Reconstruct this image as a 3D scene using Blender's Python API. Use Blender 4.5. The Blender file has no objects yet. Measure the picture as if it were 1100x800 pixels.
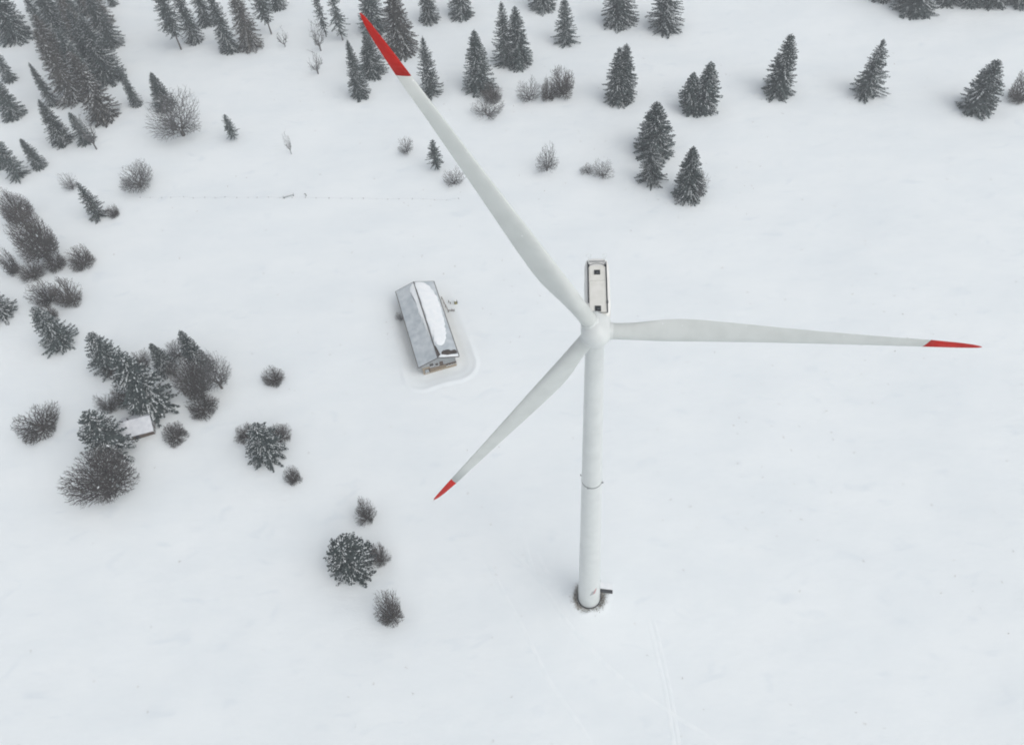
import bpy, bmesh, math, random, bisect
import numpy as np
from mathutils import Vector, Matrix

# ------------------------------------------------------------------ camera, world, sun, exposure
scene = bpy.context.scene
COL = scene.collection
CAM = Vector((-11.098, -65.853, 172.09))
PITCH, ROLL, FPX = 0.932, -0.112, 886.0
fwd = Vector((0, math.cos(PITCH), -math.sin(PITCH)))
r0 = Vector((1, 0, 0)); u0 = r0.cross(fwd)
cr = r0 * math.cos(ROLL) + u0 * math.sin(ROLL)
cu = u0 * math.cos(ROLL) - r0 * math.sin(ROLL)
cam_data = bpy.data.cameras.new('camera')
cam = bpy.data.objects.new('camera', cam_data); COL.objects.link(cam)
m = Matrix.Identity(4)
for i in range(3):
    m[i][0] = cr[i]; m[i][1] = cu[i]; m[i][2] = -fwd[i]; m[i][3] = CAM[i]
cam.matrix_world = m
cam_data.sensor_width = 36.0
cam_data.lens = FPX / 1100.0 * 36.0
cam_data.clip_start = 0.5; cam_data.clip_end = 8000
scene.camera = cam

SUN_EL, SUN_ROT = math.radians(52), math.radians(128)
world = bpy.data.worlds.new('World'); scene.world = world; world.use_nodes = True
nt = world.node_tree; nt.nodes.clear()
sky = nt.nodes.new('ShaderNodeTexSky'); sky.sky_type = 'NISHITA'; sky.sun_disc = False
sky.sun_elevation = SUN_EL; sky.sun_rotation = SUN_ROT
sky.air_density = 1.0; sky.dust_density = 6.0; sky.ozone_density = 1.0; sky.altitude = 1200
hsv = nt.nodes.new('ShaderNodeHueSaturation'); hsv.inputs['Saturation'].default_value = 0.27
bg = nt.nodes.new('ShaderNodeBackground'); bg.inputs['Strength'].default_value = 0.15
wo = nt.nodes.new('ShaderNodeOutputWorld')
nt.links.new(sky.outputs[0], hsv.inputs['Color']); nt.links.new(hsv.outputs[0], bg.inputs[0]); nt.links.new(bg.outputs[0], wo.inputs[0])
sd = bpy.data.lights.new('sun', 'SUN'); sd.energy = 0.85; sd.angle = math.radians(75); sd.color = (1.0, 0.985, 0.96)
sun = bpy.data.objects.new('sun', sd); COL.objects.link(sun)
sdir = Vector((math.sin(SUN_ROT) * math.cos(SUN_EL), math.cos(SUN_ROT) * math.cos(SUN_EL), math.sin(SUN_EL)))
sun.rotation_euler = sdir.to_track_quat('Z', 'Y').to_euler()
scene.view_settings.view_transform = 'Standard'; scene.view_settings.look = 'None'
scene.view_settings.gamma = 1.0; scene.view_settings.use_curve_mapping = False
scene.view_settings.exposure = 0.1
scene.cycles.volume_bounces = 2
scene.cycles.max_bounces = 8
scene.cycles.filter_width = 1.9

rng = np.random.default_rng(7)
random.seed(7)

# ------------------------------------------------------------------ helpers
def tag(o, label=None, cat=None, group=None, kind=None):
    if label: o['label'] = label
    if cat: o['category'] = cat
    if group: o['group'] = group
    if kind: o['kind'] = kind
    return o
def empty(name, loc=(0, 0, 0), rz=0.0):
    o = bpy.data.objects.new(name, None); COL.objects.link(o)
    o.location = loc; o.rotation_euler = (0, 0, rz); o.empty_display_size = 0.5
    return o
def link(name, me, parent=None):
    o = bpy.data.objects.new(name, me); COL.objects.link(o)
    if parent is not None: o.parent = parent
    return o
def mesh_np(name, V, F, mats, mi=None, smooth=False):
    me = bpy.data.meshes.new(name)
    me.from_pydata([tuple(v) for v in V], [], F)
    for mm in (mats if isinstance(mats, (list, tuple)) else [mats]): me.materials.append(mm)
    if mi is not None: me.polygons.foreach_set('material_index', mi)
    if smooth: me.polygons.foreach_set('use_smooth', [True] * len(me.polygons))
    me.update()
    return me
def bm_obj(name, bm, mat, parent=None, smooth=False):
    me = bpy.data.meshes.new(name); bmesh.ops.recalc_face_normals(bm, faces=bm.faces)
    bm.to_mesh(me); bm.free(); me.materials.append(mat)
    if smooth:
        me.polygons.foreach_set('use_smooth', [True] * len(me.polygons))
    return link(name, me, parent)
def add_box(bm, c, s, rz=0.0, bevel=0.0):
    g = bmesh.ops.create_cube(bm, size=1.0)
    M = Matrix.Translation(c) @ Matrix.Rotation(rz, 4, 'Z') @ Matrix.Diagonal((s[0], s[1], s[2], 1))
    bmesh.ops.transform(bm, matrix=M, verts=g['verts'])
    if bevel:
        es = list({e for v in g['verts'] for e in v.link_edges})
        bmesh.ops.bevel(bm, geom=es, offset=bevel, segments=2, affect='EDGES', profile=0.5)
def box_obj(name, c, s, mat, parent=None, rz=0.0, bevel=0.0):
    bm = bmesh.new(); add_box(bm, c, s, rz, bevel); return bm_obj(name, bm, mat, parent)
def add_tube(bm, p0, p1, ra, rb=None, n=8):
    rb = ra if rb is None else rb
    p0 = Vector(p0); p1 = Vector(p1); d = p1 - p0
    q = d.to_track_quat('Z', 'Y').to_matrix().to_4x4()
    g = bmesh.ops.create_cone(bm, cap_ends=True, segments=n, radius1=ra, radius2=rb, depth=d.length)
    bmesh.ops.transform(bm, matrix=Matrix.Translation((p0 + p1) / 2) @ q, verts=g['verts'])
def slab(bm, pts, thick):
    """closed prism under the polygon pts (3D), extruded along -z"""
    top = [bm.verts.new(p) for p in pts]; bot = [bm.verts.new((p[0], p[1], p[2] - thick)) for p in pts]
    bm.faces.new(top); bm.faces.new(bot[::-1]); n = len(pts)
    for i in range(n):
        bm.faces.new((top[i], bot[i], bot[(i + 1) % n], top[(i + 1) % n]))

# ------------------------------------------------------------------ materials
def new_mat(name):
    mt = bpy.data.materials.new(name); mt.use_nodes = True
    t = mt.node_tree; b = t.nodes['Principled BSDF']
    return mt, t, b
def N(t, kind, **kw):
    n = t.nodes.new(kind)
    for k, v in kw.items():
        if hasattr(n, k): setattr(n, k, v)
        else: n.inputs[k.replace('_', ' ')].default_value = v
    return n
def noise_mat(name, c1, c2, scale=3.0, rough=0.7, detail=6.0, lo=0.35, hi=0.65, bump=0.0, bscale=None, spec=0.3, rand=0.0, metallic=0.0, coord='Object'):
    mt, t, b = new_mat(name)
    tc = N(t, 'ShaderNodeTexCoord')
    nz = N(t, 'ShaderNodeTexNoise'); nz.inputs['Scale'].default_value = scale; nz.inputs['Detail'].default_value = detail
    t.links.new(tc.outputs[coord], nz.inputs['Vector'])
    rp = N(t, 'ShaderNodeValToRGB')
    rp.color_ramp.elements[0].position = lo; rp.color_ramp.elements[0].color = (*c1, 1)
    rp.color_ramp.elements[1].position = hi; rp.color_ramp.elements[1].color = (*c2, 1)
    t.links.new(nz.outputs['Fac'], rp.inputs['Fac'])
    col = rp.outputs['Color']
    if rand:
        oi = N(t, 'ShaderNodeObjectInfo')
        mr = N(t, 'ShaderNodeMapRange'); mr.inputs['To Min'].default_value = 1 - rand; mr.inputs['To Max'].default_value = 1 + rand
        t.links.new(oi.outputs['Random'], mr.inputs['Value'])
        mx = N(t, 'ShaderNodeHueSaturation'); t.links.new(mr.outputs[0], mx.inputs['Value']); t.links.new(col, mx.inputs['Color'])
        col = mx.outputs['Color']
    t.links.new(col, b.inputs['Base Color'])
    b.inputs['Roughness'].default_value = rough; b.inputs['Specular IOR Level'].default_value = spec
    b.inputs['Metallic'].default_value = metallic
    if bump:
        n2 = N(t, 'ShaderNodeTexNoise'); n2.inputs['Scale'].default_value = bscale or scale * 4; n2.inputs['Detail'].default_value = 8
        t.links.new(tc.outputs[coord], n2.inputs['Vector'])
        bp = N(t, 'ShaderNodeBump'); bp.inputs['Strength'].default_value = bump; bp.inputs['Distance'].default_value = 0.2
        t.links.new(n2.outputs['Fac'], bp.inputs['Height']); t.links.new(bp.outputs[0], b.inputs['Normal'])
    return mt

def snow_ground_mat():
    mt, t, b = new_mat('snow_ground')
    tc = N(t, 'ShaderNodeTexCoord')
    a = N(t, 'ShaderNodeTexNoise'); a.inputs['Scale'].default_value = 0.035; a.inputs['Detail'].default_value = 7; a.inputs['Roughness'].default_value = 0.62
    mp = N(t, 'ShaderNodeMapping'); mp.inputs['Scale'].default_value = (1, 1.9, 1); mp.inputs['Rotation'].default_value = (0, 0, 0.25)
    t.links.new(tc.outputs['Object'], mp.inputs[0]); t.links.new(mp.outputs[0], a.inputs['Vector'])
    rp = N(t, 'ShaderNodeValToRGB')
    rp.color_ramp.elements[0].position = 0.30; rp.color_ramp.elements[0].color = (0.785, 0.83, 0.84, 1)
    rp.color_ramp.elements[1].position = 0.62; rp.color_ramp.elements[1].color = (0.842, 0.878, 0.878, 1)
    t.links.new(a.outputs['Fac'], rp.inputs['Fac'])
    # scattered patches of glazed crust, greyer than the powder round them
    cn = N(t, 'ShaderNodeTexNoise'); cn.inputs['Scale'].default_value = 0.13; cn.inputs['Detail'].default_value = 6; cn.inputs['Distortion'].default_value = 0.6
    t.links.new(mp.outputs[0], cn.inputs['Vector'])
    cp = N(t, 'ShaderNodeValToRGB'); cp.color_ramp.elements[0].position = 0.60; cp.color_ramp.elements[0].color = (0, 0, 0, 1)
    cp.color_ramp.elements[1].position = 0.74; cp.color_ramp.elements[1].color = (0.42, 0.42, 0.42, 1)
    t.links.new(cn.outputs['Fac'], cp.inputs['Fac'])
    mx = N(t, 'ShaderNodeMix', data_type='RGBA'); t.links.new(cp.outputs[0], mx.inputs[0]); t.links.new(rp.outputs[0], mx.inputs[6]); mx.inputs[7].default_value = (0.70, 0.755, 0.785, 1)
    t.links.new(mx.outputs[2], b.inputs['Base Color'])
    b.inputs['Roughness'].default_value = 0.85; b.inputs['Specular IOR Level'].default_value = 0.15
    # wind-worked surface: broad sastrugi and fine grain
    n1 = N(t, 'ShaderNodeTexNoise'); n1.inputs['Scale'].default_value = 0.22; n1.inputs['Detail'].default_value = 9; n1.inputs['Roughness'].default_value = 0.6
    t.links.new(mp.outputs[0], n1.inputs['Vector'])
    n2 = N(t, 'ShaderNodeTexNoise'); n2.inputs['Scale'].default_value = 2.4; n2.inputs['Detail'].default_value = 5
    t.links.new(tc.outputs['Object'], n2.inputs['Vector'])
    b1 = N(t, 'ShaderNodeBump'); b1.inputs['Strength'].default_value = 0.26; b1.inputs['Distance'].default_value = 0.55
    b2 = N(t, 'ShaderNodeBump'); b2.inputs['Strength'].default_value = 0.25; b2.inputs['Distance'].default_value = 0.08
    t.links.new(n1.outputs['Fac'], b1.inputs['Height']); t.links.new(n2.outputs['Fac'], b2.inputs['Height'])
    t.links.new(b1.outputs[0], b2.inputs['Normal']); t.links.new(b2.outputs[0], b.inputs['Normal'])
    return mt
def painted_mat(name, col, dark, rough=0.38, spec=0.4):
    """gel-coat with faint streaks of dirt and small specks of rime"""
    mt, t, b = new_mat(name)
    tc = N(t, 'ShaderNodeTexCoord')
    nz = N(t, 'ShaderNodeTexNoise'); nz.inputs['Scale'].default_value = 0.5; nz.inputs['Detail'].default_value = 6
    t.links.new(tc.outputs['Object'], nz.inputs['Vector'])
    rp = N(t, 'ShaderNodeValToRGB'); rp.color_ramp.elements[0].position = 0.3; rp.color_ramp.elements[1].position = 0.6
    rp.color_ramp.elements[0].color = (*dark, 1); rp.color_ramp.elements[1].color = (*col, 1)
    t.links.new(nz.outputs['Fac'], rp.inputs['Fac'])
    vo = N(t, 'ShaderNodeTexVoronoi'); vo.inputs['Scale'].default_value = 0.95
    t.links.new(tc.outputs['Object'], vo.inputs['Vector'])
    n3 = N(t, 'ShaderNodeTexNoise'); n3.inputs['Scale'].default_value = 0.9
    t.links.new(tc.outputs['Object'], n3.inputs['Vector'])
    thr = N(t, 'ShaderNodeMath', operation='MULTIPLY'); thr.inputs[1].default_value = 0.16
    t.links.new(n3.outputs['Fac'], thr.inputs[0])
    lt = N(t, 'ShaderNodeMath', operation='LESS_THAN'); t.links.new(vo.outputs['Distance'], lt.inputs[0]); t.links.new(thr.outputs[0], lt.inputs[1])
    gate = N(t, 'ShaderNodeMath', operation='GREATER_THAN'); gate.inputs[1].default_value = 0.55
    sp = N(t, 'ShaderNodeSeparateColor'); t.links.new(vo.outputs['Color'], sp.inputs[0]); t.links.new(sp.outputs[0], gate.inputs[0])
    an = N(t, 'ShaderNodeMath', operation='MULTIPLY'); t.links.new(lt.outputs[0], an.inputs[0]); t.links.new(gate.outputs[0], an.inputs[1])
    an2 = N(t, 'ShaderNodeMath', operation='MULTIPLY'); an2.inputs[1].default_value = 0.55; t.links.new(an.outputs[0], an2.inputs[0])
    mx = N(t, 'ShaderNodeMix', data_type='RGBA'); t.links.new(an2.outputs[0], mx.inputs[0])
    t.links.new(rp.outputs[0], mx.inputs[6]); mx.inputs[7].default_value = (0.85, 0.86, 0.87, 1)
    t.links.new(mx.outputs[2], b.inputs['Base Color'])
    b.inputs['Roughness'].default_value = rough; b.inputs['Specular IOR Level'].default_value = spec
    return mt
def flat_mat(name, col, rough=0.6, metallic=0.0):
    return noise_mat(name, tuple(c * 0.85 for c in col), col, scale=2.0, rough=rough, metallic=metallic)

M_GROUND = snow_ground_mat()
M_SNOW = noise_mat('settled_snow', (0.80, 0.83, 0.84), (0.865, 0.88, 0.88), scale=0.7, rough=0.85, bump=0.3, bscale=1.5, spec=0.15)
M_TSNOW = noise_mat('branch_snow', (0.55, 0.58, 0.585), (0.82, 0.84, 0.845), scale=1.2, rough=0.9, spec=0.1)
M_NEEDLE = noise_mat('spruce_needles', (0.009, 0.016, 0.015), (0.096, 0.123, 0.120), scale=1.6, rough=0.8, lo=0.3, hi=0.72, spec=0.15, rand=0.25)
M_NEEDLEB = noise_mat('brownish_needles', (0.030, 0.028, 0.024), (0.125, 0.117, 0.105), scale=1.6, rough=0.8, lo=0.3, hi=0.72, spec=0.15, rand=0.2)
M_OLDSNOW = noise_mat('old_roof_snow', (0.58, 0.60, 0.63), (0.70, 0.715, 0.735), scale=0.9, rough=0.85, bump=0.4, bscale=2.0, spec=0.15)
M_PACKED = noise_mat('packed_snow', (0.81, 0.855, 0.86), (0.85, 0.885, 0.885), scale=0.5, rough=0.8, spec=0.2)
M_BARK = noise_mat('spruce_bark', (0.045, 0.035, 0.030), (0.11, 0.095, 0.085), scale=6, rough=0.9)
M_TWIG = noise_mat('bare_twigs', (0.038, 0.030, 0.027), (0.098, 0.082, 0.075), scale=1.5, rough=0.9, rand=0.2)
M_TWIGP = noise_mat('frosted_twigs', (0.075, 0.071, 0.070), (0.16, 0.155, 0.155), scale=1.5, rough=0.9, rand=0.15)
M_WHITE = painted_mat('tower_paint', (0.665, 0.69, 0.67), (0.62, 0.645, 0.625), 0.30)
M_BLADE = painted_mat('blade_gelcoat', (0.585, 0.61, 0.585), (0.54, 0.565, 0.54), 0.4)
M_RED = painted_mat('red_tip_paint', (0.50, 0.013, 0.006), (0.40, 0.010, 0.006), 0.6, 0.15)
M_NAC = painted_mat('nacelle_paint', (0.79, 0.785, 0.75), (0.74, 0.735, 0.705), 0.4)
M_LID = noise_mat('nacelle_lid', (0.72, 0.71, 0.65), (0.78, 0.77, 0.715), scale=1.2, rough=0.5)
M_DARK = flat_mat('dark_rubber', (0.03, 0.032, 0.035), 0.6)
M_STEEL = flat_mat('galvanised_steel', (0.22, 0.23, 0.24), 0.45, 0.6)
M_DSTEEL = flat_mat('dark_steel', (0.06, 0.063, 0.068), 0.5, 0.3)
M_ROOF = noise_mat('frosted_roof_sheet', (0.42, 0.465, 0.49), (0.57, 0.605, 0.62), scale=0.5, rough=0.6, detail=8)
M_FASCIA = noise_mat('weathered_fascia', (0.07, 0.062, 0.06), (0.13, 0.12, 0.115), scale=4, rough=0.85)
M_OLD = noise_mat('mossy_bare_roof', (0.022, 0.016, 0.014), (0.085, 0.062, 0.05), scale=2.5, rough=0.95)
M_TAN = noise_mat('tan_timber', (0.27, 0.215, 0.15), (0.42, 0.35, 0.26), scale=3, rough=0.85)
M_GREYW = noise_mat('grey_weathered_boards', (0.28, 0.30, 0.31), (0.44, 0.46, 0.47), scale=3, rough=0.85)
M_BROWN = noise_mat('brown_timber', (0.075, 0.05, 0.035), (0.14, 0.10, 0.075), scale=5, rough=0.8)
M_GLASS = noise_mat('window_glass', (0.05, 0.06, 0.065), (0.09, 0.105, 0.11), scale=2, rough=0.15, spec=0.6)
M_BLIND = noise_mat('pale_window_blind', (0.48, 0.54, 0.58), (0.58, 0.63, 0.66), scale=2, rough=0.5)
M_GRASS = noise_mat('dead_grass', (0.11, 0.08, 0.05), (0.34, 0.27, 0.18), scale=1.2, rough=0.95)
M_PEBBLE = noise_mat('gravel', (0.08, 0.075, 0.07), (0.24, 0.225, 0.21), scale=1.2, rough=0.95)
M_TROUGH = noise_mat('grey_trough', (0.36, 0.39, 0.40), (0.45, 0.48, 0.49), scale=2, rough=0.7)
M_LICHEN = noise_mat('yellow_green_wood', (0.20, 0.17, 0.07), (0.33, 0.31, 0.13), scale=3, rough=0.9)

# ------------------------------------------------------------------ where every tree and shrub stands (metres)
SPRUCES = [   # kind, x, y, height, crown radius, label, group
    ('dense', -192.6, 255.8, 28, 7.03, 'wide frosted spruce in the top left corner of the wood, left of the pale gap', 'spruces in the wood at the top left'),
    ('brown', -144.9, 193.9, 27, 5.59, 'tall brownish spruce at the front of the big wood, its foot nearest the open field', 'spruces in the wood at the top left'),
    ('slim', -134.4, 199.6, 16.4, 2.34, 'small narrow spruce at the right foot of the big wood', 'spruces in the wood at the top left'),
    ('dense', -147.3, 218.0, 26, 5.86, 'spruce bulging from the right side of the big wood, above the small narrow spruce', 'spruces in the wood at the top left'),
    ('brown', -158.8, 207.1, 28, 5.07, 'brownish spruce forming the left edge of the big wood', 'spruces in the wood at the top left'),
    ('dense', -151.8, 241.6, 25, 4.69, 'spruce at the back right of the big wood, cut by the top edge', 'spruces in the wood at the top left'),
    ('brown', -158.2, 233.9, 26, 4.63, 'brownish spruce hemmed in at the middle of the big wood', 'spruces in the wood at the top left'),
    ('dense', -173.1, 239.1, 26, 4.32, 'spruce just right of the pale gap, behind the left edge of the big wood', 'spruces in the wood at the top left'),
    ('slim', -180.5, 267.1, 24, 4.16, 'farthest spruce in the top left wood, between the corner tree and the big wood', 'spruces in the wood at the top left'),
    ('slim', -166.3, 206.0, 17.3, 2.37, 'narrow pointed spruce standing alone between the big wood and the left edge', 'spruces in the wood at the top left'),
    ('dense', -157.0, 182.7, 18.0, 3.86, 'spruce with a broader twisted foot, just below the narrow pointed spruce', 'spruces in the wood at the top left'),
    ('slim', -148.8, 181.8, 12.1, 2.89, 'short narrow spruce beside the thin leaning bare trunk', 'spruces in the wood at the top left'),
    ('dense', -179.2, 202.1, 21.0, 4.35, 'spruce cut by the left edge, the lower of the two above the small cluster', 'spruces in the wood at the top left'),
    ('slim', -187.3, 225.1, 17.1, 2.81, 'thin spruce on the left edge just above the broader one', 'spruces in the wood at the top left'),
    ('slim', -162.2, 170.5, 12.0, 2.51, 'right hand spruce of the small cluster near the left edge', 'spruces in the wood at the top left'),
    ('fingers', -168.4, 166.8, 18.6, 3.74, 'tallest spruce of the small cluster near the left edge, ragged top', 'spruces in the wood at the top left'),
    ('dense', -176.2, 173.7, 15.0, 3.16, 'spruce cut by the left edge beside the small cluster', 'spruces in the wood at the top left'),
    ('high', -123.4, 233.0, 26, 4.99, 'spruce with a long bare lower trunk, first right of the big wood', 'spruces in the wood at the top left'),
    ('slim', -118.2, 237.6, 26, 3.59, 'slender spruce beside the one with the bare lower trunk', 'spruces in the wood at the top left'),
    ('slim', -115.4, 249.6, 25, 3.67, 'faint spruce set back between its two slender neighbours', 'spruces in the wood at the top left'),
    ('slim', -103.7, 228.0, 27, 3.87, 'slender spruce with a clump of snow caught near its foot', 'spruces in the wood at the top left'),
    ('brown', -95.2, 228.0, 28, 4.57, 'brownish spruce with a trailing left side, right of the snow clump tree', 'spruces in the wood at the top left'),
    ('high', -88.7, 236.2, 26, 4.31, 'spruce at the right end of the hazy top row with ragged drooping right side', 'spruces in the wood at the top left'),
    ('slim', -87.6, 255.3, 24, 3.34, 'farthest hazy spruce of the top row, barely inside the frame', 'spruces in the wood at the top left'),
    ('slim', -157.6, 272.6, 22, 1.91, 'hazy spruce foot peeping in at the top edge, right of the big wood', 'spruces in the wood at the top left'),
    ('thin', -67.1, 229.7, 22, 2.83, 'thin ragged spruce left of the red blade tip, behind the hanging bare tree', 'spruces along the top edge of the field'),
    ('thin', -60.7, 226.2, 24, 3.87, 'thin spruce with tiered ragged branches nearest the left of the red blade tip', 'spruces along the top edge of the field'),
    ('dense', -153.9, 213.0, 25, 5.13, 'spruce squeezed between the front brownish one and the left edge of the big wood', 'spruces in the wood at the top left'),
    ('brown', -164.2, 221.8, 26, 4.87, 'brownish spruce behind the left edge of the big wood, second row', 'spruces in the wood at the top left'),
    ('dense', -153.8, 226.0, 25, 5.26, 'spruce in the middle right of the big wood, behind the bulging one', 'spruces in the wood at the top left'),
    ('dense', -166.7, 252.6, 26, 5.16, 'spruce deep inside the big wood near the top edge', 'spruces in the wood at the top left'),
    ('brown', -159.0, 259.0, 25, 4.85, 'brownish spruce at the top right corner of the big wood', 'spruces in the wood at the top left'),
    ('dense', -167.5, 270.3, 24, 4.57, 'spruce at the very back of the big wood, foot near the top edge', 'spruces in the wood at the top left'),
    ('slim', -175.2, 253.9, 26, 4.43, 'slender spruce beside the pale gap, behind the left edge of the big wood', 'spruces in the wood at the top left'),
    ('dense', -200.2, 263.1, 26, 4.88, 'spruce in the extreme top left corner, half outside the frame', 'spruces in the wood at the top left'),
    ('dense', -53.3, 189.9, 22.3, 3.59, 'left spruce of the dark pair just under the red blade tip', 'spruces along the top edge of the field'),
    ('dense', -48.9, 202.5, 16.9, 4.69, 'right spruce of the dark pair just under the red blade tip', 'spruces along the top edge of the field'),
    ('dense', -48.5, 230.8, 26, 5.65, 'dark spruce directly behind the tip of the red blade end', 'spruces along the top edge of the field'),
    ('brown', -38.6, 214.3, 27, 6.16, 'brown tinged tall spruce right of the red blade tip', 'spruces along the top edge of the field'),
    ('fingers', -28.3, 187.3, 22.0, 4.22, 'ragged spruce touching the white blade just below its red end', 'spruces along the top edge of the field'),
    ('dense', -27.1, 233.2, 25, 3.91, 'spruce cut by the top edge, right of the brown tinged one', 'spruces along the top edge of the field'),
    ('broad', -14.8, 234.7, 24, 4.99, 'broad spruce foot cut by the top edge, left of the tall dark pair', 'spruces along the top edge of the field'),
    ('dense', -10.8, 187.6, 22.4, 5.51, 'pointed spruce with a brown bush tucked under its right foot', 'spruces along the top edge of the field'),
    ('fingers', -1.1, 200.4, 24.1, 4.66, 'left and taller spruce of the joined dark pair at the top middle', 'spruces along the top edge of the field'),
    ('dense', 3.9, 199.0, 22.3, 4.98, 'right spruce of the joined dark pair at the top middle', 'spruces along the top edge of the field'),
    ('broad', 16.6, 234.3, 24, 5.34, 'spruce foot just showing at the top edge, behind the small starry spruce', 'spruces along the top edge of the field'),
    ('fingers', 21.7, 209.3, 18.7, 4.41, 'small starry spruce with open spreading foot at the top middle', 'spruces along the top edge of the field'),
    ('broad', 43.3, 218.6, 24, 6.55, 'wide curtain branched spruce cut by the top edge, left one of two', 'spruces along the top edge of the field'),
    ('snowy', 58.5, 210.3, 24, 6.11, 'snow speckled wide spruce cut by the top edge, right one of two', 'spruces along the top edge of the field'),
    ('fork', 36.1, 171.5, 20.6, 5.64, 'stout spruce with two blunt tops, left of the spruces behind the upper blade', 'spruces standing alone on the open snow'),
    ('fork', 60.0, 161.1, 18.0, 6.73, 'wide ragged spruce with a lower second top on its left', 'spruces standing alone on the open snow'),
    ('dense', 41.5, 142.8, 18.8, 6.46, 'tall pointed spruce standing behind a shorter one in a pair', 'spruces standing alone on the open snow'),
    ('fingers', 37.9, 129.3, 15.4, 4.28, 'shorter spruce in front of the tall pointed one', 'spruces standing alone on the open snow'),
    ('dense', 47.7, 121.7, 17.8, 5.04, 'dark spruce with a pale bare bush at its right foot', 'spruces standing alone on the open snow'),
    ('broad', 88.0, 165.4, 21.6, 5.57, 'right leaning spruce, leftmost of the three in a row at the upper right', 'spruces standing alone on the open snow'),
    ('fingers', 115.4, 159.9, 20.4, 5.2, 'slimmest of the three leaning spruces in a row, the middle one', 'spruces standing alone on the open snow'),
    ('broad', 146.4, 146.7, 17.9, 6.24, 'broad leaning spruce, rightmost of the three in a row', 'spruces standing alone on the open snow'),
    ('broad', 148.3, 205.0, 22, 7.72, 'broad spruce jutting out furthest below the top right hedge of spruces', 'spruces along the top edge of the field'),
    ('dense', 161.9, 207.3, 22, 4.73, 'spruce foot at the top edge just right of the jutting broad one', 'spruces along the top edge of the field'),
    ('dense', 169.0, 204.6, 22, 4.71, 'spruce foot at the top edge, second right of the jutting broad one', 'spruces along the top edge of the field'),
    ('broad', 177.1, 202.6, 22, 5.36, 'spruce foot at the top edge, third right of the jutting broad one', 'spruces along the top edge of the field'),
    ('dense', 185.9, 201.1, 22, 5.01, 'spruce foot in the top right corner of the photo', 'spruces along the top edge of the field'),
    ('broad', 140.3, 215.0, 22, 4.46, 'spruce foot barely showing left of the jutting broad one at the top right', 'spruces along the top edge of the field'),
    ('thin', -96.4, 174.1, 10.3, 2.85, 'very small crooked spruce alone between the wood and the bare trees', 'spruces in the left hand clumps'),
    ('fingers', -136.1, 141.9, 14.8, 3.24, 'jagged narrow spruce with a round bush at its right foot', 'spruces in the left hand clumps'),
    ('snowy', -135.8, 90.2, 15.7, 4.67, 'snow streaked spruce at the foot of the brown thicket on the left', 'spruces in the left hand clumps'),
    ('snowy', -157.0, 103.9, 12.5, 4.84, 'dark spruce cut by the left edge, level with the brown thicket foot', 'spruces in the left hand clumps'),
    ('snowy', -118.6, 79.0, 15.1, 4.53, 'snow streaked spruce at the upper left of the clump above the hut', 'spruces in the left hand clumps'),
    ('snowy', -104.5, 64.0, 23.6, 6.51, 'largest spruce of the clump above the hut, long snow lined branches', 'spruces in the left hand clumps'),
    ('dense', -103.1, 75.6, 12.2, 3.0, 'dark spruce top peeping out behind the largest spruce of the clump', 'spruces in the left hand clumps'),
    ('dense', -93.3, 73.9, 17.6, 3.48, 'pointed spruce at the upper right of the clump above the hut', 'spruces in the left hand clumps'),
    ('dense', -122.9, 196.2, 14.6, 3.97, 'dark spruce rising behind the top of the round bare tree', 'spruces in the left hand clumps'),
    ('snowy', -113.1, 52.3, 16.1, 6.07, 'snow streaked spruce hiding the left end of the hut roof', 'spruces in the left hand clumps'),
    ('snowy', -73.0, 45.7, 13, 4.81, 'low wide spruce alone in the snow between hut and farmhouse', 'spruces in the left hand clumps'),
    ('squat', -51.6, 12.7, 13, 5.98, 'squat bushy spruce between two bare shrubs, nearest the lower left blade tip', 'spruces in the left hand clumps'),
    ('thin', -27.6, 146.8, 12.0, 2.98, 'little dark spruce close left of the upper white blade', 'spruces standing alone on the open snow'),
]
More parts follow.
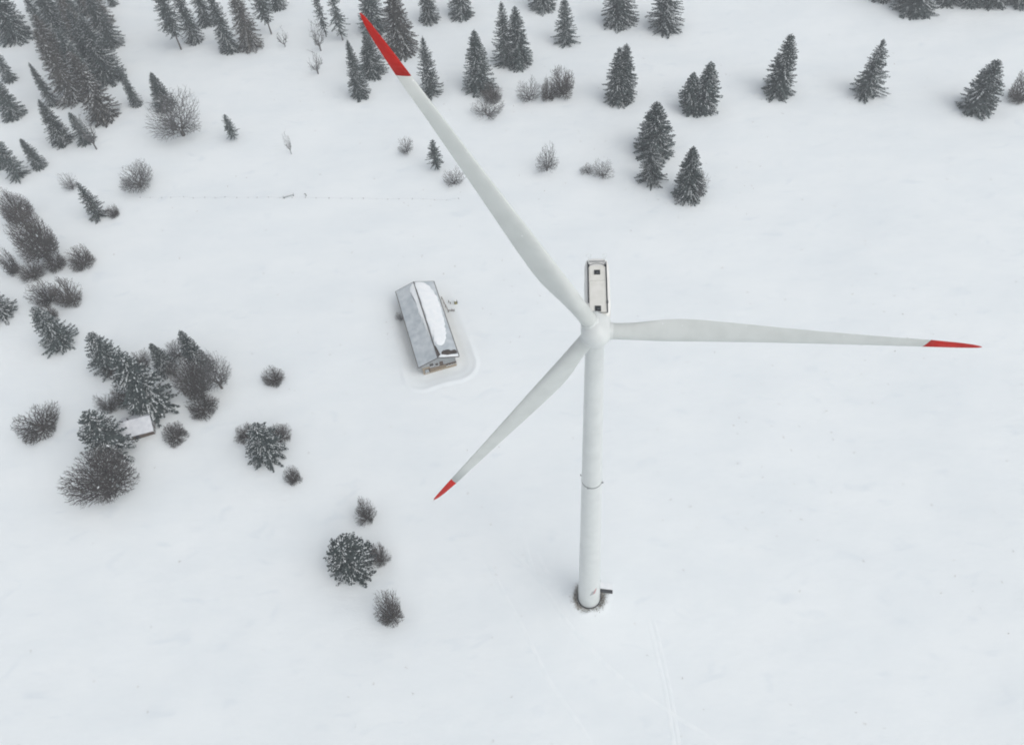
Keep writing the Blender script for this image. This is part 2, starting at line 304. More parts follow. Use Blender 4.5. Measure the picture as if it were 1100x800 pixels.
BUSHES = [   # kind, x, y, height, crown radius, label, group
    ('tree', -114.7, 179.5, 18.3, 9.17, 'round bare tree with a spruce rising behind its top', 'bare trees at the edge of the wood'),
    ('tree', -125.0, 154.6, 9.2, 6.73, 'round grey bare tree with two dark trunks, alone below the wood', 'bare trees at the edge of the wood'),
    ('dark', -160.0, 142.6, 14.9, 5.4, 'bare tree on the left edge, above left of the brown thicket', 'brown bare thicket on the left'),
    ('dark', -147.6, 124.4, 22.0, 7.54, 'tallest bare tree of the brown thicket', 'brown bare thicket on the left'),
    ('shrub', -136.3, 121.1, 7.4, 4.79, 'round bare shrub standing out right of the brown thicket', 'brown bare thicket on the left'),
    ('shrub', -157.1, 120.6, 12.6, 2.84, 'bare shrub cut by the left edge beside the brown thicket', 'brown bare thicket on the left'),
    ('shrub', -151.0, 118.1, 7.1, 4.2, 'low bare shrub at the middle left of the brown thicket', 'brown bare thicket on the left'),
    ('shrub', -144.3, 121.0, 7.8, 3.67, 'low bare shrub between the tallest thicket tree and the round one', 'brown bare thicket on the left'),
    ('shrub', -143.3, 107.3, 9.3, 4.92, 'dense brown shrub in the lower left of the thicket', 'brown bare thicket on the left'),
    ('shrub', -136.6, 105.8, 9.6, 4.63, 'dense brown shrub in the lower right of the thicket', 'brown bare thicket on the left'),
    ('shrub', -141.1, 100.0, 6.4, 2.94, 'small bare shrub at the thicket foot behind the snow streaked spruce', 'brown bare thicket on the left'),
    ('shrub', -133.5, 60.9, 8.2, 6.03, 'wide bare shrub alone near the left edge, level with the hut', 'bare shrubs scattered over the snow'),
    ('shrub', -116.6, 64.7, 7.3, 2.92, 'left bare shrub of the pair just above the hut', 'bare shrubs scattered over the snow'),
    ('shrub', -112.0, 66.5, 8.8, 3.68, 'right and larger bare shrub of the pair just above the hut', 'bare shrubs scattered over the snow'),
    ('shrub', -117.6, 76.8, 6.2, 3.27, 'bare shrub poking out under the upper left spruce of the clump', 'bare shrubs scattered over the snow'),
    ('shrub', -97.1, 53.1, 5.1, 3.76, 'bare shrub at the right end of the hut', 'bare shrubs scattered over the snow'),
    ('tree', -100.7, 79.9, 6.7, 4.06, 'pale round bare crown behind the largest spruce of the clump', 'bare trees at the edge of the wood'),
    ('dark', -92.5, 65.1, 17.3, 5.43, 'olive brown round crown pressed to the right side of the largest spruce', 'bare trees at the edge of the wood'),
    ('tree', -87.6, 67.5, 17.0, 4.47, 'bare tree at the right edge of the clump above the hut', 'bare trees at the edge of the wood'),
    ('shrub', -91.4, 60.8, 6.0, 4.33, 'brown bare shrub at the lower right foot of the clump', 'bare shrubs scattered over the snow'),
    ('shrub', -110.3, 77.9, 7.1, 3.28, 'olive brown shrub between the two snow streaked spruces of the clump', 'bare shrubs scattered over the snow'),
    ('dark', -110.6, 39.8, 16.5, 8.69, 'big dark round tree below the hut with twiggy dome crown', 'bare trees at the edge of the wood'),
    ('shrub', -73.5, 67.8, 6.1, 3.19, 'small ball shaped bare shrub alone between hut and farmhouse', 'bare shrubs scattered over the snow'),
    ('shrub', -79.3, 51.2, 4.5, 3.04, 'bare shrub against the left side of the low wide spruce', 'bare shrubs scattered over the snow'),
    ('shrub', -70.2, 49.8, 5.8, 3.03, 'bare shrub against the upper right of the low wide spruce', 'bare shrubs scattered over the snow'),
    ('shrub', -66.1, 36.9, 6.6, 2.24, 'smallest ball shaped shrub, just below the low wide spruce', 'bare shrubs scattered over the snow'),
    ('shrub', -48.3, 24.7, 8.6, 3.03, 'bare shrub just above the squat bushy spruce', 'bare shrubs scattered over the snow'),
    ('shrub', -45.0, 13.7, 9.8, 2.3, 'brown bare bush on the right side of the squat bushy spruce', 'bare shrubs scattered over the snow'),
    ('shrub', -42.5, 0.4, 14.6, 3.41, 'bare shrub below the squat bushy spruce, lowest shrub in the photo', 'bare shrubs scattered over the snow'),
    ('shrub', -7.5, 180.8, 6.2, 4.51, 'brown bush tucked under the right foot of the pointed spruce', 'bare shrubs scattered over the snow'),
    ('openshrub', -9.4, 171.5, 7.8, 5.7, 'spreading bare shrub right below the brown bush', 'bare shrubs scattered over the snow'),
    ('openshrub', 5.4, 177.5, 9.4, 4.5, 'open bare shrub left of the brown pair at the top middle', 'bare shrubs scattered over the snow'),
    ('shrub', 12.0, 177.2, 8.2, 3.85, 'smaller bushy shrub of the brown pair, its left one', 'bare shrubs scattered over the snow'),
    ('shrub', 16.9, 178.6, 11.6, 5.17, 'taller bushy shrub of the brown pair, its right one', 'bare shrubs scattered over the snow'),
    ('openshrub', 7.1, 139.9, 10.2, 4.44, 'open round bare tree standing left of the tall spruce pair', 'bare shrubs scattered over the snow'),
    ('openshrub', 23.9, 133.7, 7.5, 3.49, 'bare shrub left of the shorter spruce, the larger of two joined', 'bare shrubs scattered over the snow'),
    ('openshrub', 19.4, 136.4, 3.6, 2.62, 'low bare shrub left of the shorter spruce, the smaller of two joined', 'bare shrubs scattered over the snow'),
    ('openshrub', 50.8, 119.5, 11.4, 2.26, 'pale bare bush at the right foot of the dark spruce', 'bare shrubs scattered over the snow'),
    ('openshrub', -37.4, 157.1, 6.4, 3.37, 'small spreading bare shrub left of the upper blade', 'bare shrubs scattered over the snow'),
    ('openshrub', -22.4, 138.6, 6.7, 3.52, 'bare shrub below the little dark spruce, against the upper blade', 'bare shrubs scattered over the snow'),
    ('shrub', 160.7, 148.5, 12.4, 4.54, 'bare bush cut by the right edge, beside the leaning spruces', 'bare shrubs scattered over the snow'),
    ('shrub', -131.1, 141.9, 4.5, 2.36, 'round bush at the right foot of the jagged narrow spruce', 'bare shrubs scattered over the snow'),
    ('openshrub', -147.7, 156.8, 7.4, 3.06, 'slight bare sapling left of the jagged narrow spruce', 'bare shrubs scattered over the snow'),
    ('openshrub', -40.0, 84.7, 3.9, 1.54, 'brown twiggy bush against the left wall of the farmhouse', 'bare shrubs scattered over the snow'),
    ('sapling', -76.0, 162.6, 10.0, 1.25, 'bare spindly sapling alone in the snow left of the upper blade', 'bare shrubs scattered over the snow'),
    ('sapling', -69.0, 205.9, 10.7, 3.42, 'hazy bare sapling with splayed branches, below the hanging bare tree', 'bare shrubs scattered over the snow'),
    ('sapling', -68.7, 220.4, 13.5, 3.18, 'bare hanging tree just left of the thin ragged spruce', 'bare shrubs scattered over the snow'),
    ('sapling', -82.5, 225.8, 8.9, 2.48, 'faint bare sapling beside the last hazy spruces of the top row', 'bare shrubs scattered over the snow'),
    ('sapling', -144.1, 176.6, 15.4, 2.91, 'thin leaning bare trunk beside the short narrow spruce', 'bare shrubs scattered over the snow'),
]

# ------------------------------------------------------------------ snowfield
HO = Vector((-29.75, 65.75, 0.0)); HROT = math.atan2(0.204, 0.979)
HP = np.array([0.979, 0.204]); HA = np.array([-0.204, 0.979])
rim_dips = []        # (x, y, radius, depth): hollows the wind keeps open round each tree
for row in SPRUCES: rim_dips.append((row[1], row[2], row[4] * 0.9 + 0.6, 0.16 + 0.05 * row[4]))
for row in BUSHES: rim_dips.append((row[1], row[2], row[4] * 0.8 + 0.6, 0.10 + 0.03 * row[4]))
rim_dips += [(35.6, 103.5, 1.3, 0.35), (33.9, 102.6, 0.9, 0.22)]
def vnoise(x, y, seed):
    """smooth value noise on numpy arrays"""
    xi = np.floor(x).astype(np.int64); yi = np.floor(y).astype(np.int64)
    fx = x - xi; fy = y - yi; fx = fx * fx * (3 - 2 * fx); fy = fy * fy * (3 - 2 * fy)
    def h(a, b):
        n = (a * 374761393 + b * 668265263 + seed * 144665) & 0x7fffffff
        n = ((n ^ (n >> 13)) * 1274126177) & 0x7fffffff
        return ((n ^ (n >> 16)) & 0xffff) / 65535.0
    return (h(xi, yi) * (1 - fx) + h(xi + 1, yi) * fx) * (1 - fy) + (h(xi, yi + 1) * (1 - fx) + h(xi + 1, yi + 1) * fx) * fy
def sst(e0, e1, v):
    t = np.clip((v - e0) / (e1 - e0), 0, 1); return t * t * (3 - 2 * t)
def terrain(x, y):
    x = np.asarray(x, float); y = np.asarray(y, float)
    far = sst(260, 700, np.hypot(x, y - 80))
    z = (vnoise(x / 70, y / 55, 1) - 0.5) * 1.1 + (vnoise(x / 23 + 5, y / 17, 2) - 0.5) * 0.35 + (vnoise(x / 8, y / 5 + 3, 3) - 0.5) * 0.10
    z = z * (1 - far) + far * (vnoise(x / 400, y / 400, 9) - 0.5) * 30
    # flat pad where the tower and the house stand
    pad = np.exp(-((x / 14) ** 2 + (y / 14) ** 2)); z = z * (1 - pad)
    px_, py_ = (x - HO.x) * HP[0] + (y - HO.y) * HP[1], (x - HO.x) * HA[0] + (y - HO.y) * HA[1]
    dx = np.abs(px_) - 4.5; dy = np.abs(py_ - 13.2) - 13.2
    d = np.hypot(np.maximum(dx, 0), np.maximum(dy, 0)) + np.minimum(np.maximum(dx, dy), 0)
    hp = np.exp(-(np.maximum(d, 0) / 14) ** 2); z = z * (1 - hp)
    # wind scoop round the farmhouse: floor, wall, sharp rim, long outer slope
    front = sst(9.0, 0.0, py_); side = sst(27, 18, py_)
    wob = (vnoise(x / 9, y / 9, 21) - 0.5) * 1.1
    right = sst(0, 5, px_)
    rimd = 4.9 + wob + right * 0.4
    prof = -0.62 * (1 - sst(0.15, 1.0, d / rimd)) + 0.20 * np.exp(-((d - rimd) / 0.6) ** 2) * (0.35 + 0.65 * front) + 0.05 * np.exp(-((d - rimd * 0.6) / 0.5) ** 2)
    z = z + prof * (0.30 + 0.70 * side) * (d < 16)
    # pit round the tower foot
    rt = np.hypot(x, y); ang = np.arctan2(y, x)
    rr = 3.9 + 0.45 * np.sin(ang * 2 + 1) + 0.25 * np.sin(ang * 5)
    z = z - 0.62 * (1 - sst(0.62, 1.0, rt / rr)) + 0.10 * np.exp(-((rt - rr - 0.3) / 0.5) ** 2)
    for (cx, cy, rad, dep) in rim_dips:
        k = np.nonzero((np.abs(x - cx) < rad * 3) & (np.abs(y - cy) < rad * 3))[0]
        q = ((x[k] - cx) ** 2 + (y[k] - cy) ** 2) / (rad * rad)
        z[k] += (-dep * np.exp(-q) + dep * 0.25 * np.exp(-(np.sqrt(q) - 1.8) ** 2 * 5)) * (q < 9)
    return z
def axis(dense, lo, hi, step, out):
    pts = set()
    v = lo
    while v <= hi + 1e-6: pts.add(round(v, 3)); v += step
    for (a, b, s) in dense:
        pts = {p for p in pts if not (a - step * 0.4 < p < b + step * 0.4)}
        v = a
        while v <= b + 1e-6: pts.add(round(v, 3)); v += s
    g = step; v = hi
    while v < out: g *= 1.35; v += g; pts.add(v)
    g = step; v = lo
    while v > -out: g *= 1.35; v -= g; pts.add(v)
    return np.array(sorted(pts))
gx = axis([(-47, 8, 0.42)], -240, 240, 2.2, 1500); gy = axis([(-7, 6, 0.42), (54, 98, 0.42)], -90, 330, 2.2, 1500)
GX, GY = np.meshgrid(gx, gy); GZ = terrain(GX.ravel(), GY.ravel())
V = np.column_stack([GX.ravel(), GY.ravel(), GZ]); nx, ny = len(gx), len(gy)
GZ2 = GZ.reshape(ny, nx); gxl, gyl = gx.tolist(), gy.tolist()
def tz(x, y):
    i = min(max(bisect.bisect_right(gxl, x) - 1, 0), nx - 2); j = min(max(bisect.bisect_right(gyl, y) - 1, 0), ny - 2)
    u = (x - gxl[i]) / (gxl[i + 1] - gxl[i]); v = (y - gyl[j]) / (gyl[j + 1] - gyl[j])
    return float((GZ2[j, i] * (1 - u) + GZ2[j, i + 1] * u) * (1 - v) + (GZ2[j + 1, i] * (1 - u) + GZ2[j + 1, i + 1] * u) * v)
idx = np.arange(nx * ny).reshape(ny, nx)
F = np.column_stack([idx[:-1, :-1].ravel(), idx[:-1, 1:].ravel(), idx[1:, 1:].ravel(), idx[1:, :-1].ravel()])
me = bpy.data.meshes.new('snowfield')
me.vertices.add(len(V)); me.vertices.foreach_set('co', V.ravel())
me.loops.add(F.size); me.loops.foreach_set('vertex_index', F.ravel().astype(np.int32))
me.polygons.add(len(F)); me.polygons.foreach_set('loop_start', np.arange(0, F.size, 4, dtype=np.int32))
me.polygons.foreach_set('use_smooth', np.ones(len(F), dtype=bool))
me.update(calc_edges=True); me.validate(); me.materials.append(M_GROUND)
tag(link('snowfield', me), kind='structure')

# old ski and vehicle tracks: low rounded ridges of packed snow with a groove
def track(pts, w=0.24, hgt=0.045, name='snow_track'):
    P = [Vector((p[0], p[1], 0)) for p in pts]; dense = []
    for i in range(len(P) - 1):
        a = P[max(i - 1, 0)]; b = P[i]; c = P[i + 1]; e = P[min(i + 2, len(P) - 1)]
        n = max(2, int((c - b).length / 0.8))
        for k in range(n):
            t = k / n
            dense.append(0.5 * ((2 * b) + (c - a) * t + (2 * a - 5 * b + 4 * c - e) * t * t + (3 * b - a - 3 * c + e) * t ** 3))
    dense.append(P[-1])
    prof = [(-1.9, -0.10), (-1.0, 0.75), (-0.55, 0.9), (-0.2, 0.45), (0.2, 0.45), (0.55, 0.9), (1.0, 0.75), (1.9, -0.10)]
    V, F = [], []
    for i, q in enumerate(dense):
        d = (dense[min(i + 1, len(dense) - 1)] - dense[max(i - 1, 0)]).normalized(); s = Vector((d.y, -d.x, 0))
        fade = min(1, i / 6, (len(dense) - 1 - i) / 6)
        for (u, hh) in prof:
            x, y = q.x + s.x * u * w, q.y + s.y * u * w
            V.append((x, y, u_z(x, y) + hh * hgt * fade - 0.03 * (1 - fade) + 0.004))
    n = len(prof)
    for i in range(len(dense) - 1):
        for j in range(n - 1):
            F.append((i * n + j, (i + 1) * n + j, (i + 1) * n + j + 1, i * n + j + 1))
    tag(link(name, mesh_np(name, V, F, M_PACKED, smooth=True)), kind='structure')
def u_z(x, y): return tz(x, y)
track([(-22.7, 14.1), (-18.4, 3.7), (-14.1, -6.8), (-10.2, -17.2), (-5.6, -25.5), (-2, -34)])
track([(-20.5, 19), (-16.1, 12.9), (-10.5, 5.6), (-5.7, -4.3), (2.8, -16.2), (12.4, -25.1), (19.4, -30.7), (27, -38)])
track([(11.4, -3), (11.6, -5.6), (12.0, -13.0), (12.3, -20.7), (12.0, -30.5), (11.5, -40)], 0.2)
track([(12.5, -3), (12.7, -5.7), (13.1, -13.1), (13.3, -20.8), (13.0, -30.6), (12.4, -40)], 0.2)
track([(-4.2, 3.2), (-7, 4.2), (-10.5, 5.6), (-12.2, 11.6), (-12.4, 18)], 0.3)
track([(-10.6, 13.5), (-10.0, 12.2), (-8.5, 7.0), (-5, 4.3)], 0.25)
# ------------------------------------------------------------------ wind turbine
RY, TILT, CONE, AZ0, OVER, HUBZ, RAD = -0.132, math.radians(3.5), 0.019, -0.466, 4.0, 95.0, 45.0
A = Vector((math.sin(RY), -math.cos(RY), 0)); S = Vector((math.cos(RY), math.sin(RY), 0))
AX = (A * math.cos(TILT) + Vector((0, 0, math.sin(TILT)))).normalized(); UP = S.cross(-AX)
turbine = tag(empty('wind_turbine'), 'tall white three bladed wind turbine with red blade tips standing in the snow', 'wind turbine')
# tower: tapered shell, flange ring, door step plate
def ring_lathe(bm, prof, n=64):
    rows = []
    for (r, z) in prof:
        rows.append([bm.verts.new((r * math.cos(2 * math.pi * k / n), r * math.sin(2 * math.pi * k / n), z)) for k in range(n)])
    for i in range(len(rows) - 1):
        for k in range(n):
            bm.faces.new((rows[i][k], rows[i][(k + 1) % n], rows[i + 1][(k + 1) % n], rows[i + 1][k]))
    return rows
def tower_r(z): return 2.33 - 0.00 * z if z < 1 else 2.33 + (1.19 - 2.33) * ((z - 1) / 92.0) ** 0.95
bm = bmesh.new()
prof = [(tower_r(z), z) for z in (-1.2, 0, 3, 8, 14, 20, 26, 30)]
prof += [(tower_r(z), z) for z in (38, 46, 52, 60, 70, 80, 88, 93.3)]
rows = ring_lathe(bm, prof); bm.faces.new(rows[-1]); bm.faces.new(rows[0][::-1])
tower = bm_obj('tower', bm, M_WHITE, turbine, smooth=True)
# weld seams between the cans, and the bolted flange half way up
zs = [z for z in np.arange(6.5, 92, 6.5) if abs(z - 52) > 2]
for z in zs:
    bm = bmesh.new(); r = tower_r(z)
    rr = ring_lathe(bm, [(r - 0.02, z - 0.05), (r + 0.006, z - 0.03), (r + 0.006, z + 0.03), (r - 0.02, z + 0.05)], 64)
    bm_obj('weld_seam', bm, M_WHITE, tower, smooth=True)
bm = bmesh.new(); zf = 51.6; r = tower_r(zf)
ring_lathe(bm, [(r - 0.02, zf - 0.09), (r + 0.025, zf - 0.08), (r + 0.025, zf + 0.08), (r - 0.02, zf + 0.09)])
bm_obj('flange_ring', bm, M_DSTEEL, turbine)
for deg in (-118, -28, 62, 152):      # obstruction lamp brackets on the flange
    t = math.radians(deg); c, s_ = math.cos(t), math.sin(t); bm = bmesh.new()
    add_tube(bm, (c * r, s_ * r, zf + 0.0), (c * (r + 0.26), s_ * (r + 0.26), zf + 0.28), 0.05)
    add_tube(bm, (c * (r + 0.26), s_ * (r + 0.26), zf + 0.1), (c * (r + 0.26), s_ * (r + 0.26), zf + 0.45), 0.07)
    add_tube(bm, (c * r, s_ * r, zf - 0.35), (c * (r + 0.26), s_ * (r + 0.26), zf + 0.12), 0.04)
    bm_obj('lamp_bracket', bm, M_STEEL, turbine)
# foot ring
bm = bmesh.new(); ring_lathe(bm, [(2.34, -0.9), (2.52, -0.9), (2.52, -0.30), (2.335, -0.26)]); bm_obj('foot_flange', bm, M_DSTEEL, turbine)
# small red and grey slanted emblem on the shell near the foot
def emblem(name, u0, u1, mat, slant=0.35, z0=6.9, z1=8.6):
    Vv, Ff = [], []; n = 6
    for i in range(n + 1):
        for j in range(4):
            tt = j / 3; z = z0 + (z1 - z0) * tt + (i / n) * 0.55 * (u1 - u0)
            ang = math.radians(-84) + (u0 + (u1 - u0) * i / n + slant * tt) / 2.3
            rr = tower_r(z) + 0.012
            Vv.append((rr * math.cos(ang), rr * math.sin(ang), z))
    for i in range(n):
        for j in range(3):
            Ff.append((i * 4 + j, (i + 1) * 4 + j, (i + 1) * 4 + j + 1, i * 4 + j + 1))
    link(name, mesh_np(name, Vv, Ff, mat), turbine)
M_EMR = flat_mat('faded_red', (0.55, 0.28, 0.28), 0.5); M_EMG = flat_mat('emblem_grey', (0.40, 0.41, 0.42), 0.5)
emblem('emblem_stripe', -0.55, 0.12, M_EMG, 0.5, 6.4, 8.3); emblem('emblem_stripe', 0.16, 0.62, M_EMR, 0.5, 6.8, 9.0)

# nacelle: rounded housing along the rotor axis
TOPZ = HUBZ + 1.75
def nl(l, s, h=0.0): return Vector((0, 0, TOPZ + h)) - A * l + S * (s + 0.22)
bm = bmesh.new()
sect = []
for (l, w, hb, ht) in ((-2.75, 1.25, -2.9, -0.25), (-2.2, 1.5, -3.1, -0.06), (-1.0, 1.60, -3.3, 0.0), (3.0, 1.60, -3.3, 0.0), (5.6, 1.55, -3.1, -0.02), (6.35, 1.40, -2.7, -0.10), (6.62, 1.15, -2.4, -0.28)):
    n = 24; ring = []
    for k in range(n):
        t = 2 * math.pi * k / n; cx, sz = math.cos(t), math.sin(t)
        ex = 0.42
        xx = math.copysign(abs(cx) ** ex, cx) * w; zz = math.copysign(abs(sz) ** ex, sz)
        ring.append(bm.verts.new(nl(l, xx, (ht + hb) / 2 + zz * (ht - hb) / 2)))
    sect.append(ring)
for i in range(len(sect) - 1):
    for k in range(24):
        bm.faces.new((sect[i][k], sect[i][(k + 1) % 24], sect[i + 1][(k + 1) % 24], sect[i + 1][k]))
bm.faces.new(sect[0][::-1]); bm.faces.new(sect[-1])
nacelle = bm_obj('nacelle', bm, M_NAC, turbine, smooth=True)
md = nacelle.modifiers.new('edge_split', 'EDGE_SPLIT'); md.split_angle = math.radians(42)
NROT = math.atan2(S.y, S.x)
def nbox(name, l, s, h, sx, sl, sh, mat, parent, bevel=0.0):
    return box_obj(name, nl(l, s, h), (sx, sl, sh), mat, parent, NROT, bevel)
nbox('roof_lid', 3.87, 0, 0.03, 1.98, 2.5, 0.08, M_LID, nacelle, 0.02)
nbox('roof_lid', -0.1, 0, 0.03, 1.98, 5.36, 0.08, M_LID, nacelle, 0.02)
for l, sx, sl in ((3.95, 0.74, 0.74), (-1.95, 0.74, 0.86)):
    hatch = nbox('roof_hatch', l, 0.0, 0.10, sx, sl, 0.10, M_DARK, nacelle, 0.02)
    nbox('hatch_handle', l - 0.1, 0.05, 0.17, 0.28, 0.06, 0.05, M_STEEL, hatch)
for sgn in (-1, 1):     # walkway rails along both edges of the roof, on short posts
    bm = bmesh.new()
    e0, e1 = 5.7, (-2.55 if sgn > 0 else -1.0)
    add_tube(bm, nl(e0, 1.15 * sgn, 0.2), nl(e1, 1.15 * sgn, 0.2), 0.045)
    for l in np.linspace(e0 - 0.1, e1 + 0.1, 7): add_tube(bm, nl(l, 1.15 * sgn, -0.02), nl(l, 1.15 * sgn, 0.2), 0.03)
    bm_obj('roof_rail', bm, M_DSTEEL, nacelle)
    nbox('edge_gutter', (e0 + e1) / 2, 1.10 * sgn, 0.03, 0.10, e0 - e1, 0.03, M_DSTEEL, nacelle)
    nbox('rail_clamp', 5.1, 1.02 * sgn, 0.12, 0.22, 0.32, 0.2, M_DARK, nacelle, 0.02)
    bm = bmesh.new()     # sensor mast with a hooped lightning guard
    base = nl(6.25, 1.0 * sgn, -0.1); top = nl(6.4, 1.0 * sgn, 0.2)
    add_tube(bm, nl(5.2, 1.02 * sgn, 0.15), nl(6.3, 1.0 * sgn, 0.25), 0.035)
    add_tube(bm, base, top, 0.035)
    pts = [top + S * (0.30 * math.sin(t)) + Vector((0, 0, 0.30 - 0.30 * math.cos(t))) for t in np.linspace(0, 2 * math.pi, 15)]
    for q0, q1 in zip(pts[:-1], pts[1:]): add_tube(bm, q0, q1, 0.02, n=6)
    bm_obj('sensor_mast', bm, M_WHITE, nacelle)
nbox('rail_clamp', -0.9, 1.14, 0.12, 0.24, 0.34, 0.16, M_STEEL, nacelle, 0.02)
nbox('rear_crossbar', 5.75, 0, 0.16, 2.1, 0.07, 0.07, M_STEEL, nacelle)
bm = bmesh.new()
pts = [nl(5.05 + 0.42 * (1 - (x / 1.0) ** 2), x, 0.10) for x in np.linspace(-1, 1, 13)]
for q0, q1 in zip(pts[:-1], pts[1:]): add_tube(bm, q0, q1, 0.035, n=6)
bm_obj('safety_cable', bm, M_STEEL, nacelle)
nbox('front_rail', -2.62, 0.22, 0.14, 1.9, 0.06, 0.06, M_DSTEEL, nacelle)

# hub and spinner
HUB = Vector((0, 0, HUBZ)) + AX * OVER
Rm = Matrix((S, UP, AX)).transposed()       # local x = side, y = up, z = axis
bm = bmesh.new()
rows = ring_lathe(bm, [(1.45, -1.8), (1.72, -1.65), (1.84, -0.9), (1.86, 0.0), (1.78, 0.75), (1.54, 1.35), (1.14, 1.85), (0.62, 2.14), (0.15, 2.22)], 40)
bm.faces.new(rows[-1]); bm.faces.new(rows[0][::-1])
bmesh.ops.transform(bm, matrix=Matrix.Translation(HUB) @ Rm.to_4x4(), verts=bm.verts)
hub = bm_obj('hub', bm, M_WHITE, turbine, smooth=True)
# blades
SEC = [(0.9, 2.0, 1.0, 0.5, 0), (1.9, 2.0, 1.0, 0.5, 0), (3.0, 2.02, 0.96, 0.49, 13), (4.5, 2.25, 0.80, 0.44, 13), (6.2, 2.65, 0.62, 0.38, 12.5), (8.0, 3.02, 0.48, 0.335, 11.5), (9.8, 3.22, 0.38, 0.31, 10.3),
       (12, 3.20, 0.31, 0.30, 9.2), (15, 2.98, 0.27, 0.295, 7.6), (18.5, 2.66, 0.24, 0.29, 6.1), (22, 2.34, 0.22, 0.29, 4.8), (26, 2.01, 0.205, 0.29, 3.6), (30, 1.72, 0.195, 0.29, 2.6), (34, 1.46, 0.185, 0.295, 1.6), (38.4, 1.20, 0.18, 0.30, 0.7),
       (38.4, 1.20, 0.18, 0.30, 0.7), (40.5, 1.04, 0.18, 0.31, 0.3), (42.5, 0.83, 0.18, 0.33, 0), (43.8, 0.60, 0.18, 0.37, 0), (44.6, 0.36, 0.2, 0.44, 0), (45.0, 0.10, 0.3, 0.5, 0)]
def blade_mesh(t, secs, skew_in=0.0, skew_out=0.0):
    d0 = UP * math.cos(t) + S * math.sin(t); lead = S * math.cos(t) - UP * math.sin(t)
    d = d0 * math.cos(CONE) + AX * math.sin(CONE); nrm = lead.cross(d); nrm = nrm if nrm.dot(AX) > 0 else -nrm
    bm = bmesh.new(); rows = []; n = 32
    for i, (r, c, th, ax_, tw) in enumerate(secs):
        w = math.radians(tw); cd = lead * math.cos(w) + AX * math.sin(w); tn = AX * math.cos(w) - lead * math.sin(w)
        row = []
        for k in range(n):
            a = 2 * math.pi * k / n
            xc = 0.5 - 0.5 * math.cos(a)                 # 0 at the leading edge
            circ = 0.5 * math.sin(a)
            aero = 5 * 0.2 * (0.2969 * math.sqrt(max(xc, 0)) - 0.126 * xc - 0.3516 * xc ** 2 + 0.2843 * xc ** 3 - 0.1015 * xc ** 4) / 0.2
            aero = aero * (1 if math.sin(a) >= 0 else -0.75)
            b = max(0.0, min(1.0, (r - 2.2) / 7.0)); b = b * b * (3 - 2 * b)
            yy = (circ * (1 - b) + aero * b) * th * c
            xx = (ax_ - xc) * c
            sk = (skew_in if i == 0 else skew_out if i == len(secs) - 1 else 0) * xx / c * 2
            row.append(bm.verts.new(HUB + d * (r + sk) + cd * xx + tn * yy))
        rows.append(row)
    for i in range(len(rows) - 1):
        for k in range(n):
            bm.faces.new((rows[i][k], rows[i][(k + 1) % n], rows[i + 1][(k + 1) % n], rows[i + 1][k]))
    bm.faces.new(rows[0][::-1]); bm.faces.new(rows[-1])
    return bm
for k in range(3):
    t = AZ0 + k * 2 * math.pi / 3
    b = bm_obj('blade', blade_mesh(t, SEC[:15], 0, -0.35), M_BLADE, turbine, smooth=True)
    bm_obj('blade_tip', blade_mesh(t, SEC[15:], -0.35, 0), M_RED, b, smooth=True)
    d0 = (UP * math.cos(t) + S * math.sin(t)) * math.cos(CONE) + AX * math.sin(CONE)
    bm = bmesh.new(); add_tube(bm, HUB + d0 * 1.0, HUB + d0 * 1.96, 1.09, 1.045, 48); bm_obj('blade_socket', bm, M_WHITE, hub, smooth=True)
    o = bpy.data.objects[hub.children[-1].name]; o.modifiers.new('edge_split', 'EDGE_SPLIT').split_angle = math.radians(40)
# entrance landing on the right of the tower foot, roofed by a slab of snow
stair = tag(empty('entrance_stair', (0, 0, 0)), 'dark steel entrance landing under a slab of snow at the tower foot', 'stair')
st_rot = math.radians(-14)
def sb(name, x, y, z, sx, sy, sz, mat, bevel=0):
    c, s_ = math.cos(st_rot), math.sin(st_rot)
    return box_obj(name, (2.3 + x * c - y * s_, 1.75 + x * s_ + y * c, z), (sx, sy, sz), mat, stair, st_rot, bevel)
sb('landing', 1.55, 0.35, 0.02, 3.0, 1.5, 0.10, M_DSTEEL)
sb('snow_cap', 1.6, 0.55, 0.19, 2.95, 1.5, 0.24, M_SNOW, 0.09)
sb('side_panel', 1.5, -0.45, -0.22, 3.1, 0.07, 0.85, M_DARK)
sb('tread', 1.55, -0.72, 0.10, 3.1, 0.55, 0.06, M_DSTEEL)
sb('side_panel', 1.5, 1.42, -0.38, 3.1, 0.07, 0.5, M_DARK)
for x in (0.2, 1.5, 2.95):
    for y in (-0.38, 1.3): sb('leg', x, y, -0.53, 0.08, 0.08, 1.1, M_DSTEEL)
for k in range(2): sb('step', 3.25 + 0.28 * k, 0.45, -0.12 - 0.2 * k, 0.3, 1.2, 0.05, M_DSTEEL)
